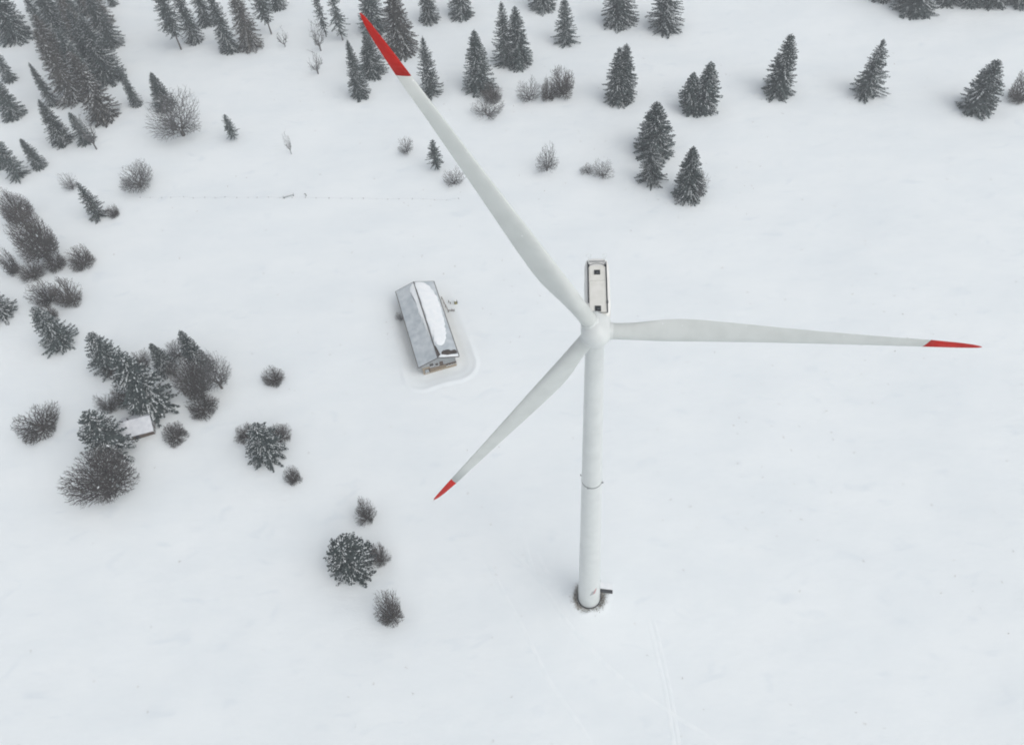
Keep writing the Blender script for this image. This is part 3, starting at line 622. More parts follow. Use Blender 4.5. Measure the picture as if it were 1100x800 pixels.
# dead grass and gravel in the melted ring round the foot: nobody could count it
V, F = [], []; Vp, Fp = [], []
for i in range(2600):
    ang = rng.uniform(0, 2 * math.pi); wgt = 0.35 + 0.65 * abs(math.cos(ang)) ** 0.7
    if math.sin(ang) < -0.75: wgt *= 0.45
    if rng.random() > wgt: continue
    r = 2.55 + abs(rng.normal(0, 0.62)); x, y = r * math.cos(ang), r * math.sin(ang)
    z = tz(x, y); h = rng.uniform(0.1, 0.34) * (1.1 if r < 3.3 else 0.7); a2 = rng.uniform(0, 6.28); w = rng.uniform(0.03, 0.08)
    lx, ly = rng.normal(0, 0.12), rng.normal(0, 0.12); b0 = len(V)
    V += [(x - w * math.cos(a2), y - w * math.sin(a2), z - 0.03), (x + w * math.cos(a2), y + w * math.sin(a2), z - 0.03), (x + lx, y + ly, z + h)]
    F.append((b0, b0 + 1, b0 + 2))
    if i % 3 == 0:
        s_ = rng.uniform(0.04, 0.11); x += rng.normal(0, .2); y += rng.normal(0, .2)
        if math.hypot(x, y) < 2.6: continue
        z = tz(x, y); b0 = len(Vp)
        Vp += [(x - s_, y, z), (x, y - s_, z), (x + s_, y, z), (x, y + s_, z), (x, y, z + s_ * .9)]
        Fp += [(b0, b0 + 1, b0 + 4), (b0 + 1, b0 + 2, b0 + 4), (b0 + 2, b0 + 3, b0 + 4), (b0 + 3, b0, b0 + 4)]
tag(link('dead_grass', mesh_np('dead_grass', V, F, M_GRASS)), 'ring of dead brown grass showing round the tower foot', 'grass', kind='stuff')
tag(link('gravel', mesh_np('gravel', Vp, Fp, M_PEBBLE)), 'loose gravel showing through the snow round the tower foot', 'gravel', kind='stuff')

# ------------------------------------------------------------------ farmhouse
house = tag(empty('farmhouse', (HO.x, HO.y, 0), HROT), 'long low farmhouse with a grey snowy gable roof, alone in a wind scoop', 'farmhouse')
EZ, RZ, HW, RW, L0, L1, LW = 4.07, 5.9, 4.5, 5.42, -0.82, 27.1, 26.5
SLOPE = (RZ - EZ) / RW
def rz_(x): return RZ - abs(x) * SLOPE
bm = bmesh.new()   # stone and timber walls, gable ends up to the roof underside
def gable(y): return [(-HW, y, -1.5), (HW, y, -1.5), (HW, y, rz_(HW) - 0.14), (0, y, RZ - 0.14), (-HW, y, rz_(HW) - 0.14)]
g0 = [bm.verts.new(p) for p in gable(0)]; g1 = [bm.verts.new(p) for p in gable(LW)]
bm.faces.new(g0); bm.faces.new(g1[::-1])
for i in range(5): bm.faces.new((g0[i], g0[(i + 1) % 5], g1[(i + 1) % 5], g1[i]))
wall = bm_obj('wall', bm, M_TAN, house)
# grey upper boarding of the front gable: board by board
xb = -HW
while xb < HW - 0.05:
    w = 0.30; x1 = min(xb + w - 0.03, HW - 0.01)
    zb = 2.35 if xb < -2.7 else 1.45
    bm = bmesh.new()
    q = [(xb, zb), (x1, zb), (x1, rz_(x1) - 0.16), (xb, rz_(xb) - 0.16)]
    f = [bm.verts.new((a, -0.05, b)) for a, b in q]; bk = [bm.verts.new((a, 0.02, b)) for a, b in q]
    bm.faces.new(f); bm.faces.new(bk[::-1])
    for i in range(4): bm.faces.new((f[i], bk[i], bk[(i + 1) % 4], f[(i + 1) % 4]))
    bm_obj('gable_board', bm, M_GREYW, wall)
    xb += w
box_obj('beam', (0.9, -0.09, 1.40), (7.3, 0.16, 0.16), M_BROWN, house)
box_obj('beam', (0.9, -0.07, 0.55), (7.4, 0.10, 0.14), M_BROWN, house)
def window(x, z, w, h, pane, frame=M_BROWN, nm='window'):
    bm = bmesh.new(); t = 0.11
    for cx, cz, sx, sz in ((x - w / 2, z, t, h + t), (x + w / 2, z, t, h + t), (x, z + h / 2, w - t, t), (x, z - h / 2, w - t, t), (x, z, 0.06, h - t)):
        add_box(bm, (cx, -0.11, cz), (sx, 0.12, sz))
    fr = bm_obj(nm, bm, frame, house); box_obj('pane', (x, -0.08, z), (w - 0.05, 0.05, h - 0.05), pane, fr)
    box_obj('sill', (x, -0.17, z - h / 2 - 0.09), (w + 0.2, 0.24, 0.06), M_SNOW, fr)
    return fr
window(-3.45, 0.85, 1.0, 1.15, M_BLIND); window(-1.95, 2.75, 0.85, 0.95, M_GLASS); window(-0.6, 2.35, 0.6, 0.8, M_GLASS)
box_obj('shutter', (-2.75, -0.12, 0.75), (0.22, 0.10, 1.5), M_BROWN, house)
door = box_obj('door', (0.62, -0.12, 2.25), (0.92, 0.10, 1.65), M_BROWN, house); box_obj('door_handle', (0.92, -0.20, 2.1), (0.05, 0.06, 0.2), M_DSTEEL, door)
for k in range(10): box_obj('slat', (1.65 + 0.30 * k, -0.11, 2.2), (0.16, 0.09, 1.1), M_GREYW, house)
for k in range(4): window(2.0 + 0.75 * k, 1.0, 0.45, 0.42, M_GLASS)
# roof: two thick sheets, eave and verge boards, ridge cap
for sg in (-1, 1):
    bm = bmesh.new(); slab(bm, [(0, L0, RZ), (sg * RW, L0, EZ), (sg * RW, L1, EZ), (0, L1, RZ)][::sg], 0.12)
    roof = bm_obj('roof', bm, M_ROOF, house)
    box_obj('eave_board', (sg * (RW + 0.09), (L0 + L1) / 2, EZ - 0.07), (0.20, L1 - L0, 0.22), M_FASCIA, roof)
    for yv in (L0 - 0.05, L1 + 0.05):
        bm = bmesh.new(); slab(bm, [(0, yv - 0.05, RZ + 0.02), (sg * RW, yv - 0.05, EZ + 0.02), (sg * RW, yv + 0.05, EZ + 0.02), (0, yv + 0.05, RZ + 0.02)][::sg], 0.26)
        bm_obj('verge_board', bm, M_FASCIA, roof)
    for yj in np.arange(L0 + 0.9, L1 - 0.3, 0.9):       # standing seams between the roof sheets
        bm = bmesh.new(); slab(bm, [(sg * 0.12, yj - 0.02, rz_(0.12) + 0.022), (sg * (RW - 0.02), yj - 0.02, EZ + 0.027), (sg * (RW - 0.02), yj + 0.02, EZ + 0.027), (sg * 0.12, yj + 0.02, rz_(0.12) + 0.022)][::sg], 0.03)
        bm_obj('roof_seam', bm, M_ROOF, roof)
bm = bmesh.new(); slab(bm, [(-0.16, L0, RZ + 0.06), (0.16, L0, RZ + 0.06), (0.16, L1, RZ + 0.06), (-0.16, L1, RZ + 0.06)], 0.16); bm_obj('ridge_cap', bm, M_FASCIA, house)
# snow lying on the roof, as low drifts with rounded edges
def drift(poly, thick, name, seed=0, mat=None):
    """poly: outline (x, y) on the roof; a domed skin that reaches the sheet at its rim"""
    mat = mat or M_SNOW
    c = np.mean(poly, axis=0); pts = []
    P = [np.array(p) for p in poly]; n = len(P)
    for i in range(n):
        a, b, cc, e = P[i - 1], P[i], P[(i + 1) % n], P[(i + 2) % n]
        for t in (0, .25, .5, .75):
            q = 0.5 * (2 * b + (cc - a) * t + (2 * a - 5 * b + 4 * cc - e) * t * t + (3 * b - a - 3 * cc + e) * t ** 3)
            if thick > 0.05: q = q + np.array([math.sin(i * 2.3 + t * 9 + seed) * 0.10 + math.sin(i * 5.1 + t * 17) * 0.06, 0.0])
            pts.append(np.clip(q, (-RW + .03, L0), (RW - .03, L1 - 0.02)))
    V, F = [], []; m_ = len(pts); rings = [(1.0, -0.02), (0.985, 0.55), (0.93, 0.9), (0.6, 1.0), (0.3, 1.05)]
    for s_, hh in rings:
        for k, q in enumerate(pts):
            w = c + (q - c) * s_
            V.append((w[0], w[1], rz_(w[0]) + 0.012 + hh * thick))
    V.append((c[0], c[1], rz_(c[0]) + thick * 1.05))
    for i in range(len(rings) - 1):
        for k in range(m_): F.append((i * m_ + k, i * m_ + (k + 1) % m_, (i + 1) * m_ + (k + 1) % m_, (i + 1) * m_ + k))
    for k in range(m_): F.append(((len(rings) - 1) * m_ + k, (len(rings) - 1) * m_ + (k + 1) % m_, len(V) - 1))
    me = mesh_np(name, V, F, mat, smooth=True); return link(name, me, house)
drift([(0.18, 26.6), (2.0, 26.95), (3.4, 25.9), (4.35, 23.6), (4.9, 20.5), (5.0, 17.5), (4.8, 14.6), (4.75, 12), (4.3, 9.4), (4.05, 7.4), (3.4, 5.2), (2.2, 3.4), (1.0, 3.6), (0.45, 5.0), (0.3, 9), (0.25, 16), (0.2, 22)], 0.24, 'snow_drift')
drift([(-0.2, 26.4), (-1.3, 25.8), (-1.85, 24.4), (-1.6, 22.6), (-0.95, 21.2), (-1.2, 17.2), (-1.1, 13.3), (-0.6, 9.7), (-0.3, 6.9), (-0.2, 12), (-0.2, 20)], 0.07, 'snow_drift', 2)
drift([(0.4, -0.6), (1.3, -0.7), (5.2, -0.75), (5.35, -0.2), (4.5, -0.15), (2.2, -0.25), (1.0, 0.1)], 0.16, 'snow_drift', 4)
drift([(1.15, 0.05), (2.2, -0.2), (3.6, 0.05), (5.0, 0.2), (5.35, 0.9), (4.9, 1.5), (3.9, 1.25), (3.3, 1.7), (2.3, 1.5), (1.6, 1.2)], 0.14, 'bare_roof_patch', 1, M_OLD)
drift([(0.2, -0.5), (0.9, -0.3), (0.75, 1.0), (0.45, 2.8), (0.2, 3.3)], 0.05, 'bare_roof_patch', 3, M_OLD)
# things round the farmhouse
def hw_(x, y): return HO.x + x * HP[0] + y * HA[0], HO.y + x * HP[1] + y * HA[1]
x, y = hw_(9.6, 20.6); z = tz(x, y)
stump = tag(empty('wooden_post', (x, y, z)), 'short yellow green wooden post standing in the snow right of the farmhouse', 'post')
bm = bmesh.new(); add_tube(bm, (0, 0, -0.4), (0.05, 0, 1.15), 0.42, 0.34, 10); bm_obj('stake', bm, M_LICHEN, stump)
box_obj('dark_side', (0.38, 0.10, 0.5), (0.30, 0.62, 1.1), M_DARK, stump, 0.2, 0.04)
bm = bmesh.new(); bmesh.ops.create_icosphere(bm, subdivisions=2, radius=0.36, matrix=Matrix.Translation((0.05, 0, 1.2)) @ Matrix.Diagonal((1, 1, .45, 1))); bm_obj('snow_cap', bm, M_SNOW, stump, smooth=True)
rack = tag(empty('broken_fence', (*hw_(6.7, 20.2), 0), HROT), 'broken dark rail fence close to the right wall of the farmhouse', 'fence')
for (xa, ya, xb_, yb, za, zb) in ((-0.3, 3.7, -0.1, 1.2, 0.55, 0.5), (-0.1, 1.0, 0.25, -1.6, 0.5, 0.3), (0.2, -1.6, 1.9, -2.1, 0.4, 0.2)):
    bm = bmesh.new(); add_tube(bm, (xa, ya, za), (xb_, yb, zb), 0.11, 0.08, 6); bm_obj('rail', bm, M_BROWN, rack)
for (xa, ya) in ((-0.3, 3.7), (-0.15, 1.9), (0, 0.5), (0.22, -1.6), (1.2, 1.6), (1.5, 0.9), (1.8, -2.1), (1.3, -1.7)):
    gz = tz(*hw_(6.7 + xa, 20.2 + ya)); bm = bmesh.new(); add_tube(bm, (xa, ya, gz - 0.4), (xa + 0.05, ya, gz + 0.85), 0.12, 0.09, 6); bm_obj('post', bm, M_BROWN, rack)

# ------------------------------------------------------------------ hut among the trees
hut_p = np.array([0.984, 0.177]); hut_a = np.array([-0.177, 0.984])
hcx, hcy = -103.05 - 0.984 * 4.0, 57.55 - 0.177 * 4.0
hz = tz(hcx, hcy - 4) - 0.1
hut = tag(empty('hut', (hcx, hcy, hz), math.atan2(0.177, 0.984)), 'small wooden hut with a snow covered gable roof half hidden by trees', 'hut')
HE, HR, HHW, HL = 2.5, 4.75, 3.15, 4.0
bm = bmesh.new()
def hg(x): return [(x, -2.55, -1), (x, 2.55, -1), (x, 2.55, HR - 2.55 * 0.714 - 0.15), (x, 0, HR - 0.15), (x, -2.55, HR - 2.55 * 0.714 - 0.15)]
g0 = [bm.verts.new(p) for p in hg(-HL + 0.4)]; g1 = [bm.verts.new(p) for p in hg(HL - 0.45)]
bm.faces.new(g0); bm.faces.new(g1[::-1])
for i in range(5): bm.faces.new((g0[i], g0[(i + 1) % 5], g1[(i + 1) % 5], g1[i]))
hwall = bm_obj('wall', bm, M_BROWN, hut)
yb = -2.5
while yb < 2.45:            # upright boards of the right gable
    zt = HR - max(abs(yb), abs(yb + 0.36)) * 0.714 - 0.2
    box_obj('board', (HL - 0.42, yb + 0.19, (zt - 0.9) / 2), (0.05, 0.34, zt + 0.9), M_GREYW if int(yb * 10) % 3 else M_BROWN, hwall)
    yb += 0.4
hd = box_obj('door', (-0.6, -2.58, 0.55), (1.1, 0.06, 1.9), M_DARK, hut); box_obj('door_handle', (-0.2, -2.64, 0.5), (0.06, 0.06, 0.16), M_STEEL, hd)
for sg in (-1, 1):
    bm = bmesh.new(); slab(bm, [(-HL, 0, HR), (HL, 0, HR), (HL, sg * HHW, HE), (-HL, sg * HHW, HE)][::-sg], 0.12); hr = bm_obj('roof', bm, M_FASCIA, hut)
    bm = bmesh.new(); n = 14; rowsv = []
    for i in range(n + 1):
        xx = -HL - 0.05 + (2 * HL + 0.1) * i / n; row = []
        for j, (t, hh) in enumerate(((0.0, 0.30), (0.25, 0.30), (0.6, 0.27), (0.92, 0.26), (1.02, 0.17), (1.03, -0.02))):
            e = 0.82 if i in (0, n) else 1.0
            row.append(bm.verts.new((xx, sg * HHW * t, HR + (HE - HR) * t + hh * e + 0.025 * math.sin(i * 1.3 + j * 2))))
        rowsv.append(row)
    for i in range(n):
        for j in range(5): bm.faces.new((rowsv[i][j], rowsv[i + 1][j], rowsv[i + 1][j + 1], rowsv[i][j + 1]))
    for row in (rowsv[0], rowsv[-1]):
        xx = row[0].co.x; b0 = bm.verts.new((xx, 0, HR - 0.02)); b1 = bm.verts.new((xx, sg * HHW * 1.02, HE - 0.02)); bm.faces.new([*row, b1, b0])
    bm_obj('roof_snow', bm, M_OLDSNOW, hr, smooth=True).modifiers.new('edge_split', 'EDGE_SPLIT').split_angle = math.radians(40)
bm = bmesh.new(); add_tube(bm, (-1.3, 0.25, HR - 0.4), (-1.3, 0.25, HR + 0.85), 0.16, 0.16, 10); bm_obj('stove_pipe', bm, M_DARK, hut)

# ------------------------------------------------------------------ pasture fence and trough
fpts = [(-124.2, 148.8), (-106.2, 145.8), (-78.2, 140.9), (-69.8, 139.4), (-32.4, 132.6), (-18.0, 130.0)]
fence = tag(empty('pasture_fence', (fpts[0][0], fpts[0][1], tz(*fpts[0]))), 'line of small fence posts almost buried in the open snow', 'fence')
fz = fence.location.z; prev = None; s_acc = 0.0; pl = []
for (a, b) in zip(fpts[:-1], fpts[1:]):
    a = Vector((*a, 0)); b = Vector((*b, 0)); n = max(1, round((b - a).length / 3.7))
    for k in range(n): pl.append(a.lerp(b, k / n))
for q in pl:
    x, y = q.x + rng.normal(0, .2), q.y + rng.normal(0, .15); z = tz(x, y); h = rng.uniform(0.15, 0.42); tl = rng.normal(0, .08)
    bm = bmesh.new(); add_tube(bm, (x - fpts[0][0], y - fpts[0][1], z - 0.5 - fz), (x - fpts[0][0] + tl, y - fpts[0][1], z + h - fz), 0.075, 0.06, 6)
    bm_obj('post', bm, M_BARK, fence)
    p = Vector((x - fpts[0][0], y - fpts[0][1], z + h * 0.75 - fz))
    if prev is not None:
        bm = bmesh.new(); add_tube(bm, prev, p, 0.012, n=4); bm_obj('wire', bm, M_STEEL, fence)
    prev = p
x, y = -75.3, 141.2; z = tz(x, y)
tr = tag(empty('water_trough', (x, y, z), math.radians(14)), 'grey water trough on legs beside the line of fence posts', 'trough')
bm = bmesh.new(); add_box(bm, (0, 0, 0.42), (3.4, 0.75, 0.32), 0, 0.05); bm_obj('basin', bm, M_TROUGH, tr)
box_obj('snow_fill', (0, 0, 0.60), (3.1, 0.5, 0.07), M_SNOW, tr, 0, 0.03)
for xx in (-1.5, 1.5): box_obj('leg', (xx, -0.15, 0.0), (0.24, 0.6, 0.9), M_FASCIA, tr)
x, y = -69.7, 140.4; z = tz(x, y)
tp = tag(empty('water_pipe', (x, y, z)), 'short crooked standpipe in the snow right of the water trough', 'pipe')
bm = bmesh.new(); add_tube(bm, (0, 0, -0.4), (0.1, 0, 0.9), 0.13, 0.11, 8); bm_obj('pipe', bm, M_FASCIA, tp)
bm = bmesh.new(); add_tube(bm, (0.1, 0, 0.85), (-0.45, 0.1, 0.95), 0.10, 0.08, 8); bm_obj('spout', bm, M_FASCIA, tp)
HAZE = 0.0004
# ------------------------------------------------------------------ trees
class Sprays:
    """collects narrow leaf-like sprays (two folded triangles each) and turns them into one mesh"""
    def __init__(s): s.rows = []
    def add(s, p, d, L, w, n, fold=0.35): s.rows.append((*p, *d, L, w, *n, fold))
    def mesh(s, name, mat):
        R = np.array(s.rows); p, d, L, w, n, fo = R[:, 0:3], R[:, 3:6], R[:, 6:7], R[:, 7:8], R[:, 8:11], R[:, 11:12]
        sd_ = np.cross(d, n); sd_ /= (np.linalg.norm(sd_, axis=1, keepdims=True) + 1e-9)
        q = p + d * L * 0.42; e = p + d * L
        V = np.stack([p, q + sd_ * w - n * w * fo, e, q - sd_ * w - n * w * fo], 1).reshape(-1, 3)
        b = np.arange(len(R))[:, None] * 4
        F = np.concatenate([b + [0, 1, 2], b + [0, 2, 3]], 1).reshape(-1, 3)
        return fast_mesh(name, V, F, mat)
def fast_mesh(name, V, F, mat, smooth=False):
    me = bpy.data.meshes.new(name); V = np.asarray(V, dtype=np.float32); F = np.asarray(F, dtype=np.int32); k = F.shape[1]
    me.vertices.add(len(V)); me.vertices.foreach_set('co', V.ravel())
    me.loops.add(F.size); me.loops.foreach_set('vertex_index', F.ravel())
    me.polygons.add(len(F)); me.polygons.foreach_set('loop_start', np.arange(0, F.size, k, dtype=np.int32))
    if smooth: me.polygons.foreach_set('use_smooth', np.ones(len(F), dtype=bool))
    me.update(calc_edges=True); me.materials.append(mat)
    return me
def tubes(name, segs, mat, n=3, smooth=True):
    """segs: rows of (p0, p1, r0, r1) -> open tapered tubes with n sides"""
    A = np.array([(*a, *b, r0, r1) for a, b, r0, r1 in segs]); p0, p1, ra, rb = A[:, 0:3], A[:, 3:6], A[:, 6:7], A[:, 7:8]
    d = p1 - p0; d /= (np.linalg.norm(d, axis=1, keepdims=True) + 1e-9)
    h = np.where(np.abs(d[:, 2:3]) < 0.9, [[0.3, 0.2, 1.0]], [[1.0, 0.1, 0.0]])
    s = np.cross(d, h); s /= np.linalg.norm(s, axis=1, keepdims=True); t = np.cross(d, s)
    rows = []
    for k in range(n):
        c = math.cos(2 * math.pi * k / n) * s + math.sin(2 * math.pi * k / n) * t
        rows += [p0 + c * ra, p1 + c * rb]
    V = np.stack(rows, 1).reshape(-1, 3); b = np.arange(len(A))[:, None] * (2 * n)
    F = np.concatenate([b + [2 * k, 2 * ((k + 1) % n), 2 * ((k + 1) % n) + 1, 2 * k + 1] for k in range(n)], 1).reshape(-1, 4)
    return fast_mesh(name, V, F, mat, smooth)

SPEC = {  # profile power, limbs per whorl, whorls, droop at the foot, length jitter, snow, bare lower part
    'dense':   dict(pw=0.72, nb=11, nw=38, droop=0.55, jit=0.20, snow=0.62, bare=0.02, reach=1.12),
    'slim':    dict(pw=0.58, nb=8, nw=40, droop=0.75, jit=0.22, snow=0.55, bare=0.02, reach=1.18),
    'brown':   dict(pw=0.60, nb=11, nw=38, droop=0.70, jit=0.24, snow=0.55, bare=0.03, reach=1.15),
    'fingers': dict(pw=0.78, nb=8, nw=28, droop=0.35, jit=0.28, snow=0.65, bare=0.03, reach=1.18),
    'broad':   dict(pw=0.66, nb=11, nw=34, droop=0.85, jit=0.20, snow=0.70, bare=0.01, reach=1.12),
    'snowy':   dict(pw=0.62, nb=9, nw=27, droop=0.50, jit=0.24, snow=0.85, bare=0.01, reach=1.18),
    'fork':    dict(pw=0.70, nb=10, nw=32, droop=0.60, jit=0.24, snow=0.60, bare=0.02, reach=1.05),
    'high':    dict(pw=0.45, nb=8, nw=28, droop=0.60, jit=0.36, snow=0.36, bare=0.26, reach=1.15),
    'thin':    dict(pw=0.50, nb=7, nw=24, droop=0.55, jit=0.42, snow=0.36, bare=0.12, reach=1.15),
    'squat':   dict(pw=0.42, nb=13, nw=34, droop=0.5, jit=0.32, snow=0.62, bare=0.01, reach=1.0),
}
H0, R0 = 20.0, 4.6
def spruce_mesh(kind, seed):
    sp = SPEC[kind]; g = random.Random(seed); cr_, sn, seg = Sprays(), Sprays(), []
    U = g.uniform; up = Vector((0, 0, 1))
    stems = [((0, 0), H0, 1.0)]
    if kind == 'fork': stems = [((0.7, 0.2), H0, 0.92), ((-1.0, -0.2), H0 * 0.96, 0.90)] if seed % 2 else [((1.3, 0.3), H0, 0.86), ((-1.75, -0.3), H0 * 0.80, 0.66)]
    for off, hh, rs in stems:
        def stem(z):
            k = 1 - max(0.0, 1 - z / (hh * .35)); return Vector((off[0] * k, off[1] * k, z))
        pr = [(0.30, -0.8), (0.26, 0.5), (0.19, hh * 0.3), (0.11, hh * 0.65), (0.02, hh * 0.985)]
        for (ra, za), (rb, zb) in zip(pr[:-1], pr[1:]): seg.append((stem(za), stem(zb), ra, rb))
        lob = [U(0, 6.28) for _ in range(4)]
        for wi in range(sp['nw']):
            t = min(max((wi + U(-0.35, 0.35)) / sp['nw'], 0.0), 0.995)
            u = t ** 0.92; zf = sp['bare'] + (1 - sp['bare']) * u
            z = 0.25 + zf * (hh - 0.4)
            base = (1 - u) ** sp['pw'] * R0 * rs * sp['reach']
            if kind in ('high', 'thin'): base *= min(1, 0.45 + u * 2.2)
            if kind == 'squat': base = R0 * math.sqrt(max(0.02, 1 - u ** 1.9))
            if u < 0.12 and kind not in ('high', 'thin'): base *= 0.86 + u        # the skirt tucks in
            n = max(4, int(sp['nb'] * (0.55 + 0.45 * min(1, base / 2.0))) + g.randint(-1, 1))
            ph = U(0, 6.28)
            for b in range(n):
                if g.random() < 0.03: continue
                az = ph + 2 * math.pi * b / n + g.gauss(0, 0.2)
                asym = 1 + (0.14 if kind == 'squat' else 0.09) * math.sin(az + lob[0]) + 0.07 * math.sin(2 * az + lob[1] + zf * 5) + 0.06 * math.sin(3 * az + lob[2] - zf * 9)
                L = max(base * asym * (1.04 - abs(g.gauss(0, sp['jit']))), 0.28)
                ta = math.tan((0.55 * (u - 0.45) - sp['droop'] * (1 - u) * 0.55 + g.gauss(0, 0.10)) * 0.8)
                o = Vector((math.cos(az), math.sin(az), 0)); side = Vector((-o.y, o.x, 0))
                bend = -sp['droop'] * 0.15 * L; st = stem(z); ks = 0.06 * L; kz = min(1.0, 0.35 + L / 1.6) * (0.68 if kind == 'squat' else 0.84)
                zt = z + L * ta + bend + 0.10 * L; lift = max(0, 0.15 - zt) + (U(0, .3) if zt < 0.15 else 0)
                m_ = max(3, int(L / 0.40))
                pts = [st + o * (L * s) + up * (L * s * ta + bend * s * s + 0.10 * L * s ** 4 + lift * s) + side * (ks * math.sin(s * 3 + az)) for s in (0.10 + 0.90 * k / m_ for k in range(m_ + 1))]
                for k in range(m_):
                    p0, p1 = pts[k], pts[k + 1]; v = p1 - p0; ln = v.length; d = v / ln; s_ = (k + 0.5) / m_
                    nrm = side.cross(d); nrm.normalize()
                    if nrm.z < 0: nrm = -nrm
                    wl = (0.44 + 0.17 * L * (1 - s_)) * U(0.8, 1.25) * kz
                    cr_.add(p0 - up * 0.03, d, (0.66 + 0.2 * g.random()) * kz, 0.16 * kz, nrm)
                    for sg in (-1, 1):
                        if g.random() < 0.05: continue
                        dd = d * U(0.75, 1.1) + side * (sg * U(0.6, 0.95)) - up * U(0.10, 0.5); dd.normalize()
                        cr_.add(p0 + v * g.random(), dd, wl * U(0.8, 1.15), 0.13 + 0.045 * g.random(), nrm)
                    dd = d * 0.35 - up + side * g.gauss(0, 0.3); dd.normalize()
                    cr_.add(p0, dd, 0.34 + 0.26 * g.random() + 0.05 * L, 0.16, (o + up * 0.2).normalized())
                    clump = 0.25 + 1.5 * max(0.0, math.sin(az * 2 + lob[3] + zf * 11) * 0.5 + math.sin(az * 5 - lob[0] + zf * 23) * 0.5 + 0.25)
                    if g.random() < sp['snow'] * clump * (0.35 + 0.75 * s_):
                        sn.add(p0 + nrm * 0.06, d, ln * U(0.9, 1.7), 0.06 + 0.075 * g.random(), nrm, 0.5)
                    if g.random() < sp['snow'] * 0.5 * clump:
                        dd = d + side * (0.8 * g.choice((-1, 1))) - up * 0.25; dd.normalize()
                        sn.add(p0 + nrm * 0.05 + dd * 0.1, dd, wl * 0.75, 0.05 + 0.05 * g.random(), nrm, 0.5)
        for k in range(7):
            az = U(0, 6.28); o = Vector((math.cos(az), math.sin(az), 0.9 - k * .08)).normalized()
            cr_.add(stem(hh - 0.15 - 0.14 * k), o, 0.3 + 0.07 * k, 0.08, up)
        cr_.add(stem(hh - 0.9), up, 1.0, 0.09, Vector((1, 0, 0)))
    return (tubes('trunk', seg, M_BARK, 7), cr_.mesh('crown', M_NEEDLEB if kind == 'brown' else M_NEEDLE), sn.mesh('branch_snow', M_TSNOW))

